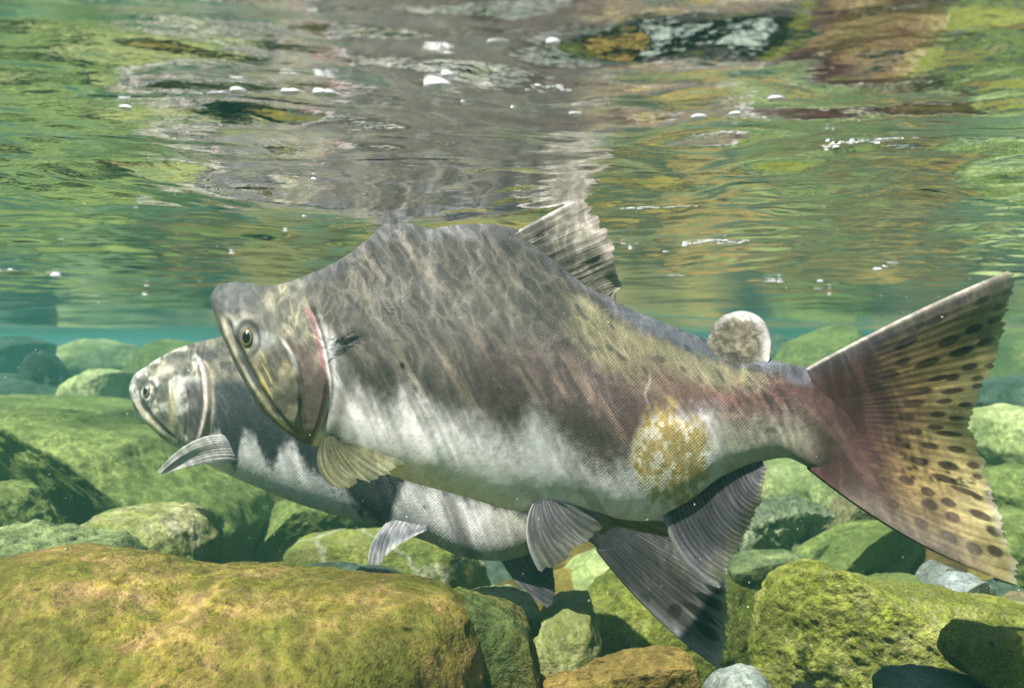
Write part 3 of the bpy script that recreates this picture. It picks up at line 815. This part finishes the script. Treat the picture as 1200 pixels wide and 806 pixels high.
    cs = fbm((U - 0.55*(V-440))/5.0, V/40, 0, 2, 82)
    hc = lerpc(hc, (0.55, 0.46, 0.18), np.clip(cheek*1.2, 0, 1) * smooth(-0.2, 0.45, cs) * 0.85)
    hc = lerpc(hc, (0.50, 0.52, 0.52), np.exp(-((U-308)/13.0)**2-((V-398)/9.0)**2)*0.8 + 0*U)
    hc = lerpc(hc, (0.50, 0.52, 0.50), np.exp(-((U-276)/6.0)**2-((V-386)/10.0)**2)*0.8)
    gp = smooth(0, 8, U - pre1(V)) * smooth(395, 420, V)
    hc = lerpc(hc, (0.13, 0.095, 0.085), gp * 0.6)
    gcol = np.exp(-((U-pre1(V)-10)/12.0)**2) * smooth(385, 400, V) * (1-smooth(440, 460, V))
    hc = lerpc(hc, (0.16, 0.08, 0.085), gcol * 0.2)
    d = U - pre1(V); hc = lerpc(hc, (0.50, 0.50, 0.48), np.exp(-(d/2.0)**2) * smooth(394, 402, V) * (1-smooth(428, 448, V)) * 0.6)
    hc = lerpc(hc, (0.07, 0.07, 0.06), np.exp(-((d-3.5)/2.2)**2) * smooth(420, 440, V) * (1-smooth(495, 515, V)) * 0.7)
    d = U - lip1(V); lw = smooth(368, 378, V) * (1-smooth(495, 510, V))
    hc = lerpc(hc, (0.62, 0.57, 0.44), np.exp(-((d-1.5)/2.8)**4) * lw)
    hc = lerpc(hc, (0.05, 0.055, 0.05), np.exp(-((d-8.5)/2.2)**2) * lw * 0.85)
    mx_ = np.exp(-((U - 291 - 0.55*(V-432))/4.5)**2) * smooth(412, 420, V) * (1-smooth(445, 455, V))
    hc = lerpc(hc, (0.07, 0.08, 0.08), mx_*0.85)
    ex = np.hypot((U-291)/12.0, (V-397)/19.0)
    hc = lerpc(hc, (0.05, 0.055, 0.055), np.exp(-((ex-1.05)/0.25)**2)*0.8)
    c = c * (1 - hd[..., None]) + hc * hd[..., None]
    d = U - op1(V); w = smooth(355, 365, V) * (1-smooth(498, 512, V))
    c = lerpc(c, (0.42, 0.17, 0.17), np.exp(-(d/1.9)**2) * w * (0.6+0.5*fine))
    c = lerpc(c, (0.04, 0.035, 0.035), np.exp(-((d-6.0)/3.0)**2) * w * 0.8)
    c = lerpc(c, (0.10, 0.10, 0.08), np.exp(-((d-20)/11.0)**2) * smooth(400, 430, V) * 0.75)
    # torn line near (760, 440)
    c = lerpc(c, (0.6, 0.55, 0.5), np.exp(-((U - 759 + 3*np.sin(V/6))/1.2)**2) * smooth(436, 440, V) * (1-smooth(470, 476, V)) * 0.35)
    scl = smooth(385, 410, U) * (1-smooth(930, 1000, U)) * (0.40 + 0.60*smooth(560, 700, U)) * (1 - 0.85*bel*(1-gw)) * (0.75 + 0.5*nz)
    c = np.clip(c * (1 + 0.22*fine[..., None]), 0.01, 0.85)
    return c, np.clip(scl, 0, 1)
body1, surf1 = fish_body(big, rows1, pfun([(250,0.15),(330,0.25),(400,0.45),(480,0.62),(600,0.6),(750,0.35),(900,0.25),(1040,0.2)]), paint1, relief1)
eye(big, surf1, 289.5, 396, 0.0043, 0.0066, 0.2)

def fc(root_c, mid_c, tip_c, ray_c, rw=0.5, edge_a=0.45, seed=0, spots=None, edge_c=None, spot_c=(0.055, 0.035, 0.022), sk=0.55):
    def f(a, b, ray, px, py):
        nz = fbm(a*9, b*3, 0, 3, seed+200)
        c = full(a.shape, root_c)
        c = lerpc(c, mid_c, smooth(0.1, 0.5, b + 0.15*nz)); c = lerpc(c, tip_c, smooth(0.55, 0.95, b + 0.1*nz))
        stk = fbm(a*70, b*2.2, 0, 3, seed+210); c = c * (1 + sk*stk[..., None])
        c = lerpc(c, ray_c, (1-ray)**2 * rw * (0.5 + 0.5*smooth(-0.4, 0.4, nz)))
        if edge_c is not None: c = lerpc(c, edge_c, np.exp(-(a/0.035)**2)*0.9)
        if spots is not None:
            for (sx, sy, rx, ry, ang) in spots:
                ca, sa = math.cos(ang), math.sin(ang)
                dx = (px-sx)*ca + (py-sy)*sa; dy = -(px-sx)*sa + (py-sy)*ca
                d = (dx/rx)**2 + (dy/ry)**2 + 0.25*nz
                c = lerpc(c, spot_c, (1 - smooth(0.55, 1.3, d)) * 0.9)
        al = 1 - (1-edge_a) * smooth(0.8, 1.0, b)
        return np.clip(c * (1+0.25*nz[..., None]), 0.01, 0.8), al
    return f

# spots of the tail, oriented along the rays that fan from about (900, 490)
rs_ = random.Random(12)
spots1 = []
for (sx, sy, rx, ry) in [(1128,350,12,6),(1150,352,11,5),(1180,342,9,4),(1165,375,12,5),(1140,385,14,6),(1095,375,17,6),(1060,402,18,6),(1110,400,16,6),(1155,400,13,5),(1178,405,10,5),
        (1125,412,17,6),(1085,425,18,5),(1040,440,14,6),(1135,430,12,5),(1160,428,9,4),(1055,424,12,5),(1098,443,15,4),(1115,442,10,5),(1145,443,9,4),(1075,458,20,5),(1115,458,16,4),
        (1145,452,8,4),(1070,472,14,5),(1105,470,12,4),(1130,474,10,4),(1060,488,13,5),(1098,485,11,5),(1122,490,14,4),(1070,505,12,5),(1110,508,20,4),(1095,500,12,4),(1140,500,8,4),
        (1055,520,12,6),(1088,522,14,5),(1120,526,14,5),(1150,528,8,4),(1075,540,13,6),(1110,545,15,6),(1140,545,10,5),(1145,558,8,4),(1105,560,20,5),(1130,575,24,4),(1060,562,12,6),
        (1085,575,10,6),(1088,590,12,8),(1110,588,11,6),(1115,605,11,7),(1145,582,9,4),(1160,578,8,5),(1148,603,18,6),(1165,622,13,6),(1110,628,14,7),(1078,612,11,7),(1045,590,8,6),
        (1065,625,9,7),(1095,645,10,7),(1140,642,14,8),(1165,645,12,7),(1028,570,9,6),(1032,395,16,6),(1070,385,14,6),(1000,590,7,5),(1150,330,9,4),(1170,360,9,4),(1165,322,7,3)]:
    spots1.append((sx, sy, rx*0.9, ry*0.85, math.atan2(sy-488, sx-890)))
tailc = fc((0.11, 0.062, 0.05), (0.34, 0.25, 0.10), (0.48, 0.43, 0.19), (0.15, 0.095, 0.045), 0.5, 0.6, 3, spots1)
def tail1(a, b, ray, px, py):
    c, al = tailc(a, b, ray, px, py)
    nn = fbm(px/14, py/5, 0, 3, 301)
    c = lerpc(c, (0.110, 0.060, 0.053), 1 - smooth(1020, 1110, px + 34*nn + 0.25*np.abs(py-490)))
    up = np.exp(-(a/0.10)**2)
    c = lerpc(c, (0.135, 0.135, 0.14), up*0.8)
    c = lerpc(c, (0.55, 0.50, 0.42), np.exp(-(a/0.016)**2)*0.9)
    lo = np.exp(-((1-a)/0.14)**2)
    c = lerpc(c, (0.22, 0.19, 0.16), lo*(1-smooth(0.6, 0.95, b))*0.8*smooth(0.05, 0.25, b))
    c = lerpc(c, (0.50, 0.48, 0.42), smooth(0.90, 0.99, b)*smooth(0.55, 0.8, a)*0.8)
    return c, al
fin(big, "caudal_fin", [(944,432),(950,452),(953,490),(950,530),(948,551)],
    [(1192,313),(1189,340),(1182,385),(1168,425),(1155,452),(1146,478),(1142,500),(1148,520),(1158,545),(1168,580),(1182,620),(1200,662),(1200,687)],
    lambda a, B, T: (B+T)/2 + np.stack([0*a, -5*(1-smooth(0, 0.3, a)) + 17*smooth(0.6, 1.0, a)], -1), [.560,.560,.560], [.520,.535,.535,.515], tail1, nrays=34, rag=0.05, thick=0.0075, ridge=0.00035, NA=420, NB=260, seed=4, wave=0.009, alpha_edge=0.6, calm=0.3)
fin(big, "dorsal_fin", [(596,276),(640,299),(688,338),(722,368)],
    [(692,224),(699,236),(703,252),(716,268),(721,290),(722,312),(731,334),(722,344),(726,361)],
    None, [.597,.590,.584], [.590,.583,.578], 
    fc((0.20, 0.19, 0.155), (0.32, 0.30, 0.24), (0.55, 0.50, 0.43), (0.12, 0.115, 0.09), 0.5, 0.5, 11, None, (0.5, 0.48, 0.45)), nrays=13, rag=0.13, ridge=0.0006, thick=0.003, seed=8, wave=0.006)
def adip(a, b, ray, px, py):
    nz = fbm(px/7, py/5, 0, 3, 401); r = np.hypot((px-868)/35.0, (py-396)/32.0)
    c = full(a.shape, (0.19, 0.165, 0.115))
    c = lerpc(c, (0.12, 0.11, 0.09), smooth(0.0, 0.4, nz)*0.7)
    c = lerpc(c, (0.42, 0.39, 0.29), smooth(0.05, 0.4, -nz)*0.6)
    c = lerpc(c, (0.72, 0.70, 0.64), smooth(0.55, 0.95, r*(0.62 + 0.5*smooth(-25, 30, (px-868) + (396-py))) + 0.3*nz)*0.9)
    return c, 1 - 0.3*smooth(0.9, 1.0, b)
fin(big, "adipose_fin", [(828,416),(845,422),(865,430),(886,437)], [(829,398),(838,379),(852,368),(870,364),(888,370),(900,386),(904,404),(901,424)],
    None, [.572,.569], [.570,.564], adip, nrays=9, rag=0.01, thick=0.014, ridge=0.0, mat=FATFIN, seed=9, dome=True)
fin(big, "pectoral_fin", [(380,512),(386,511),(394,513),(400,517)], [(394,573),(408,575),(419,571),(424,562),(436,567),(448,560),(462,553),(478,543)],
    [(372,546),(392,545),(420,538),(438,527)], [.590,.588], [.565,.572,.580], fc((0.16,0.16,0.08),(0.26,0.26,0.13),(0.30,0.31,0.17),(0.07,0.07,0.05),0.8,0.7,21,None,(0.10,0.10,0.08)), nrays=11, rag=0.10, thick=0.004, ridge=0.0006, seed=12)
fin(big, "pelvic_fin", [(624,590),(634,586),(645,584),(657,588)], [(634,673),(648,668),(657,662),(668,655),(678,642),(693,636),(703,624),(716,612),(722,607)],
    [(617,630),(640,625),(665,615),(690,597)], [.575,.572], [.570,.570,.575], fc((0.40,0.38,0.38),(0.26,0.27,0.25),(0.36,0.37,0.28),(0.09,0.09,0.11),0.85,0.6,25,None,(0.6,0.6,0.58)), nrays=12, rag=0.07, thick=0.004, ridge=0.0006, seed=14)
fin(big, "pelvic_fin", [(672,596),(690,600),(715,605),(740,607)], [(706,628),(725,618),(755,624),(790,630),(800,622),(795,612)],
    None, [.615,.612], [.620,.622], fc((0.36,0.34,0.18),(0.38,0.36,0.18),(0.36,0.35,0.20),(0.12,0.12,0.06),0.6,0.6,27), nrays=10, rag=0.05, thick=0.003, seed=16)
fin(big, "anal_fin", [(776,599),(800,585),(830,567),(862,546),(893,534)], [(848,693),(853,682),(857,662),(866,645),(874,632),(884,612),(893,592),(896,565),(900,545)],
    [(800,655),(828,628),(850,605),(872,580),(895,545)], [.573,.567,.563], [.562,.560,.560], fc((0.13,0.12,0.12),(0.17,0.17,0.18),(0.30,0.30,0.20),(0.05,0.05,0.06),0.9,0.5,31,None,(0.5,0.5,0.5)), nrays=27, rag=0.12, ridge=0.0003, thick=0.005, seed=18, wave=0.004)

# ---------- the smaller salmon behind
sml = bpy.data.objects.new("salmon", None); COL.objects.link(sml)
sml.location = tuple(at(420, 510, 0.87)); sml.empty_display_size = 0.05
tag(sml, "silver-bellied salmon with blunt snout and grey tail, half hidden behind the humpbacked one", "salmon", "salmon swimming side by side upstream")
rows2 = [(154,447,154.5,455,.760,1.5),(157,440,157,466,.759,6),(164,434,163,480,.758,11),(173,428,172,492,.757,15),(185,420,184,504,.756,19),(200,412,200,517,.755,22),
 (217,405,218,528,.754,25),(235,400,238,539,.753,27),(265,393,268,554,.752,30),(300,383,305,570,.751,33),(350,372,350,588,.750,35),(400,366,402,604,.748,36),
 (450,368,452,617,.746,36),(500,380,502,633,.743,34),(545,398,548,652,.740,32),(595,430,590,656,.737,28),(640,465,640,642,.732,24),(690,505,672,632,.726,19),(735,540,692,634,.720,12),(765,566,706,650,.714,7),
 (785,588,718,667,.709,3.5),(798,604,730,682,.705,1.0)]
rows2 = [(a, b, c, d, Y_ + float(np.interp((a+c)/2, [150, 560, 700, 800], [0.135, 0.12, 0.055, 0.040])), w*1.15) for (a, b, c, d, Y_, w) in rows2]
op2 = pfun([(380,207),(400,212),(415,228),(430,238),(445,241),(470,242),(495,239),(515,233),(540,222)])
pre2 = pfun([(420,205),(450,214),(480,218),(500,218),(520,214)])
lip2 = pfun([(450,153),(470,158),(480,163),(492,172),(504,184),(517,200),(530,220)])
def relief2(U, V, t):
    r = 0*U
    d = U - op2(V); w = smooth(418, 436, V) * (1 - smooth(512, 526, V))
    k_ = smooth(1.0, 8.0, d); r += w * (0.0022*np.exp(-np.clip(-d, 0, None)/18.0)*(1-k_) - 0.0022*np.exp(-np.clip(d-6, 0, None)/6.0)*k_)
    d = U - pre2(V); w = smooth(448, 460, V) * (1 - smooth(505, 520, V))
    k_ = smooth(-2.0, 2.0, d); r += w * (0.0009*np.exp(-np.clip(-d, 0, None)/8)*(1-k_) - 0.0009*np.exp(-np.clip(d, 0, None)/5.0)*k_)
    d = U - lip2(V); w = smooth(466, 474, V) * (1 - smooth(505, 517, V))
    r += w * (-0.0016*np.exp(-((d-10)/2.8)**2) + 0.0008*np.exp(-((d-15)/4.0)**2))
    ex = np.hypot((U-173)/11.0, (V-459)/14.0)
    r += -0.0014*np.exp(-ex**4) + 0.0005*np.exp(-((ex-1.15)/0.22)**2)
    r += (1-smooth(230, 260, U)) * 0.0010 * fbm(U/20, V/20, 0, 3, 63)
    return r
bnd2 = pfun([(230,500),(245,515),(256,506),(266,535),(275,548),(284,514),(296,512),(306,532),(318,548),(330,524),(344,520),(356,545),(375,560),(400,575),(430,610),(452,622),(468,575),(482,565),(520,575),(560,590),(600,600),(640,620),(680,680)])
def paint2(U, V, t, TY, BY):
    st = fbm((U-0.3*(V-450))/11, V/60, 0, 3, 91); nz = fbm(U/22, V/22, 0, 4, 92); fine = fbm(U/4, V/5, 0, 3, 93)
    c = full(U.shape, (0.19, 0.185, 0.135))
    c = lerpc(c, (0.07, 0.07, 0.06), smooth(0.05, 0.4, -nz) * 0.6)
    dk = smooth(438, 452, V + 6*nz)
    c = lerpc(c, (0.042, 0.048, 0.052), dk * 0.95)
    bel = smooth(-14, 12, V - bnd2(U) + 8*st + 6*fine)
    bc = full(U.shape, (0.80, 0.80, 0.77))
    bc = lerpc(bc, (0.30, 0.30, 0.29), smooth(0.1, 0.5, st)*0.35*smooth(380, 420, U))
    bc = lerpc(bc, (0.16, 0.15, 0.15), np.exp(-((U-532-0.4*(V-600))/9.0)**2)*0.7)
    bc = lerpc(bc, (0.46, 0.44, 0.30), smooth(560, 600, U)*0.5)
    c = c*(1-bel[..., None]) + bc*bel[..., None]
    c = lerpc(c, (0.05, 0.05, 0.048), smooth(640, 700, U)*0.92)
    sp_ = vnoise(U/9.0 + 40, V/13.0, 0, 97)
    c = lerpc(c, (0.05, 0.05, 0.05), smooth(0.4, 0.6, sp_) * (1-smooth(45, 70, V-TY)) * 0.7)
    hd = (1 - smooth(-3, 3, U - op2(V) - 2)) * (1-smooth(245, 255, U))
    hc = full(U.shape, (0.17, 0.165, 0.12))
    hn = fbm(U/12, V/14, 0, 4, 98)
    hc = lerpc(hc, (0.56, 0.57, 0.50), smooth(-0.05, 0.3, hn)*0.8)
    hc = lerpc(hc, (0.07, 0.08, 0.075), smooth(0.05, 0.4, -hn)*0.7)
    hc = lerpc(hc, (0.66, 0.62, 0.50), np.exp(-((U-194)/11.0)**2-((V-434+0.3*(U-194))/6.0)**2)*0.9)
    hc = lerpc(hc, (0.52, 0.46, 0.24), np.exp(-((U-202)/4.0)**2-((V-480)/24.0)**2)*0.8)
    gp = smooth(0, 5, U-pre2(V))*smooth(440, 452, V)*(1-smooth(497, 512, V))
    hc = lerpc(hc, (0.06, 0.055, 0.06), gp*0.85)
    d = U-lip2(V); lw = smooth(464, 470, V)*(1-smooth(508, 520, V))
    hc = lerpc(hc, (0.72, 0.66, 0.50), np.exp(-((d-2.5)/3.6)**4)*lw)
    hc = lerpc(hc, (0.05, 0.055, 0.05), np.exp(-((d-9.5)/2.2)**2)*lw*0.85)
    hc = lerpc(hc, (0.45, 0.47, 0.42), np.exp(-((U-156)/3.0)**2-((V-452)/12.0)**2)*0.8)
    ex = np.hypot((U-173)/8.5, (V-459)/11.0)
    hc = lerpc(hc, (0.05, 0.055, 0.055), np.exp(-((ex-1.1)/0.25)**2)*0.85)
    c = c*(1-hd[..., None]) + hc*hd[..., None]
    d = U-op2(V); w = smooth(420, 428, V)*(1-smooth(515, 525, V))
    c = lerpc(c, (0.66, 0.56, 0.50), np.exp(-(d/2.8)**2)*w)
    c = lerpc(c, (0.34, 0.30, 0.22), np.exp(-((d-6)/3.5)**2)*w*0.8)
    c = lerpc(c, (0.045, 0.045, 0.045), np.exp(-((d+4.5)/1.8)**2)*w*0.7)
    scl = smooth(242, 256, U)*(1-smooth(720, 760, U)) * (1 - 0.5*bel)
    return np.clip(c*(1+0.2*fine[..., None]), 0.01, 0.85), np.clip(scl, 0, 1)
body2, surf2 = fish_body(sml, rows2, pfun([(150,0.15),(260,0.2),(420,0.3),(600,0.2),(830,0.15)]), paint2, relief2, 620, 320)
eye(sml, surf2, 171, 459, 0.0040, 0.0062, 0.12)
spots2 = [(835,705,24,6,0.5),(820,718,26,6,0.6),(828,738,20,7,0.7),(790,715,9,10,0.6),(800,745,9,8,0.6),(755,700,7,6,0.6),(762,718,6,6,0.6),(838,690,14,5,0.4)]
tail2c = fc((0.065,0.065,0.062),(0.095,0.095,0.08),(0.30,0.31,0.29),(0.05,0.05,0.05),0.6,0.6,41,spots2,None,(0.022,0.02,0.018))
def tail2(a, b, ray, px, py):
    c, al = tail2c(a, b, ray, px, py)
    c = lerpc(c, (0.36, 0.38, 0.38), np.exp(-((1-a)/0.07)**2)*0.75*smooth(0.2, 0.5, b))
    c = lerpc(c, (0.45, 0.47, 0.46), smooth(0.90, 1.0, b)*0.7)
    return c, al
fin(sml, "caudal_fin", [(785,592),(765,610),(740,630),(715,642),(698,644)], [(872,600),(862,630),(854,660),(856,690),(856,715),(855,745),(852,770),(846,786)],
    lambda a, B, T: (B+T)/2 + np.stack([-4*smooth(0.6, 1, a), 8*smooth(0.6, 1, a)], -1), [.755,.755,.762], [.725,.715,.712], tail2, nrays=26, rag=0.06, thick=0.006, ridge=0.0004, NA=300, NB=180, seed=20, wave=0.004)
fin(sml, "pectoral_fin", [(278,512),(284,520),(286,532),(280,542)], [(181,557),(184,557),(188,556),(193,555)], [(228,516),(234,524),(238,534),(240,543)], [.855,.855], [.820,.823],
    fc((0.70,0.70,0.66),(0.60,0.60,0.54),(0.48,0.49,0.44),(0.32,0.32,0.30),0.2,0.7,43,None,None,(0,0,0),0.2), nrays=10, rag=0.05, thick=0.004, seed=22)
fin(sml, "pelvic_fin", [(452,613),(465,609),(480,610),(500,616)], [(432,662),(437,669),(443,667),(452,652),(462,643),(478,632),(500,621)], [(435,638),(450,632),(465,628),(500,618)], [.845,.842], [.825,.827],
    fc((0.45,0.45,0.45),(0.20,0.22,0.24),(0.55,0.55,0.50),(0.08,0.09,0.11),0.8,0.75,45,None,(0.5,0.5,0.5)), nrays=9, rag=0.05, thick=0.004, seed=24)
fin(sml, "anal_fin", [(587,656),(605,650),(625,643),(642,640)], [(646,714),(650,706),(652,690),(649,672),(646,655)], [(612,690),(625,680),(635,665),(646,648)], [.840,.835], [.825,.825],
    fc((0.40,0.34,0.32),(0.16,0.16,0.18),(0.20,0.21,0.22),(0.06,0.06,0.08),0.8,0.8,47,None,(0.45,0.42,0.4)), nrays=12, rag=0.06, thick=0.004, seed=26)
fin(sml, "dorsal_fin", [(430,368),(470,372),(510,384)], [(462,335),(480,336),(505,350),(530,378)], None, [.878,.875], [.876,.874],
    fc((0.16,0.15,0.12),(0.22,0.2,0.16),(0.3,0.28,0.2),(0.07,0.07,0.05),0.8,0.6,49), nrays=11, rag=0.08, seed=28)

# ------------------------------------------------------------------ bubbles, modelled sky glints and drifting grit
def pearl(name, col, rough=0.25):
    m, nt, out = mat_new(name); n = N(nt)
    b = n.bsdf(col, rough, 0.6, Subsurface_Weight=0.3); b.inputs["Subsurface Radius"].default_value = (0.002, 0.002, 0.002)
    tr = n.node('ShaderNodeBsdfTransparent'); mx = n.node('ShaderNodeMixShader'); mx.inputs[0].default_value = 0.72
    nt.links.new(tr.outputs[0], mx.inputs[1]); nt.links.new(b.outputs[0], mx.inputs[2]); nt.links.new(mx.outputs[0], out.inputs[0]); return m
BUB = pearl("bubble_white", (0.93, 0.94, 0.95))
v5, f5 = ico(3)
bub_me = new_mesh("bubble", v5, f5); bub_me.materials.append(BUB)
rs = random.Random(9)
def surf_y(py): return 0.101 * F / (403.0 - py)
bubbles = [(584,34,7),(648,33,5),(403,84,6),(513,88,8),(507,92,5),(525,78,5),(548,109,4),(910,97,5),(147,127,4),(230,117,4),(255,118,6),(262,117,4),(280,114,6),(339,113,5),(346,112,4),(377,112,6),(386,112,5),
           (392,113,4),(55,193,3),(90,238,3),(159,235,2.5),(71,280,2.5),(71,287,3),(65,324,5),(58,323,3),(172,334,3),(170,339,3),(272,295,3),(234,332,2.5),(335,270,3),(357,242,2.5),(368,202,2),(603,108,3),(674,111,4),
           (861,113,4),(819,116,4),(1047,316,6),(1038,319,4),(1028,323,5),(961,330,3),(959,341,4),(972,343,2),(731,290,3),(745,291,3),(738,297,2.5),(780,301,2.5),(181,388,2.5),(1000,330,2)]
def water_z(x, y, s=0.003):
    return ZS + float(water_height(np.array([x]), np.array([y]), np.array([s]))[0])
for (px, py, r) in bubbles:
    if py > 385: continue
    Yb = min(surf_y(py), 3.0); x = (px-600)/F*Yb
    R_ = r*(1.2 if py < 135 else 1.0) * Yb / F * (1.0 if py < 230 else 0.75)
    o = bpy.data.objects.new("bubble", bub_me); COL.objects.link(o)
    o.location = (x, Yb, water_z(x, Yb) - R_*0.15); o.scale = (R_*rs.uniform(1.3, 1.9), R_*1.5, R_*0.52); o.rotation_euler = (0, 0, rs.uniform(-0.4, 0.4))
    tag(o, "small white air bubble clinging to the underside of the water surface", "bubble", "air bubbles under the water surface")

sky_glint = [(845,290,34,"long sky glint modelled in white flakes on the surface right of the back fin"),(770,243,40,"broken sky glint modelled in white flakes just right of the back fin's tip"),(985,178,42,"bright sky glint modelled in white flakes on the surface above the tail"),
         (15,322,22,"sky glint patch modelled in white flakes on the surface at the far left"),(1040,176,26,"faint sky glint modelled in white flakes on the surface at upper right"),(787,324,14,"small sky glint modelled in white flakes above the small rear back fin"),
         (915,331,16,"small sky glint dab modelled in white flakes on the surface left of the tail's upper tip"),(265,86,34,"faint sky glint modelled in white flakes near the top left"),(640,78,20,"dim sky glint modelled in white flakes near the top centre")]
for k, (px, py, hw, lab) in enumerate(sky_glint):  # bright sky showing in steep ripples, modelled as clusters of white flakes
    Yb = min(surf_y(py), 2.5); x0 = (px-600)/F*Yb
    rr = random.Random(k+70); vs = []; fs = []; base = 0
    sv, sf = ico(2)
    for _ in range(130 if k not in (2, 4) else 45):
        u = rr.gauss(0, 0.42); w = rr.gauss(0, 0.25)
        x = x0 + u*hw/F*Yb; y = Yb + (w*0.9 + 0.3*math.sin(u*5 + k))*hw/F*Yb
        s = rr.uniform(0.3, 1.5)**1.5 * Yb / F * 1.1
        vs.append(sv*np.array([s*2.2, s*1.2, s*0.35]) + np.array([x-x0, y-Yb, water_z(x, y) - ZS - s*0.25])); fs.append(sf+base); base += len(sv)
    me = new_mesh("sky_glint", np.vstack(vs), np.vstack(fs))
    tag(link("sky_glint", me, BUB, loc=(x0, Yb, ZS)), lab, "sky_glint", "sky glints modelled on the surface")

GRIT = simple_mat("drifting_grit", (0.55, 0.5, 0.38), 0.6, 0.2)
rs = np.random.RandomState(5); sv, sf = ico(1); vs = []; fs = []; base = 0
for i in range(1100):
    y = 0.35 + 1.6*rs.rand()**1.2; x = (rs.rand()-0.5)*1.25*y; z = 0.03 + (ZS - 0.05)*rs.rand()
    s = rs.uniform(0.0002, 0.0006) * (0.6 + 0.5*y)
    vs.append(sv*s*rs.uniform(0.6, 1.4, 3) + np.array([x, y, z])); fs.append(sf+base); base += len(sv)
tag(link("drifting_grit", new_mesh("drifting_grit", np.vstack(vs), np.vstack(fs)), GRIT), "fine pale specks of grit drifting in the water", "grit", None, "stuff")
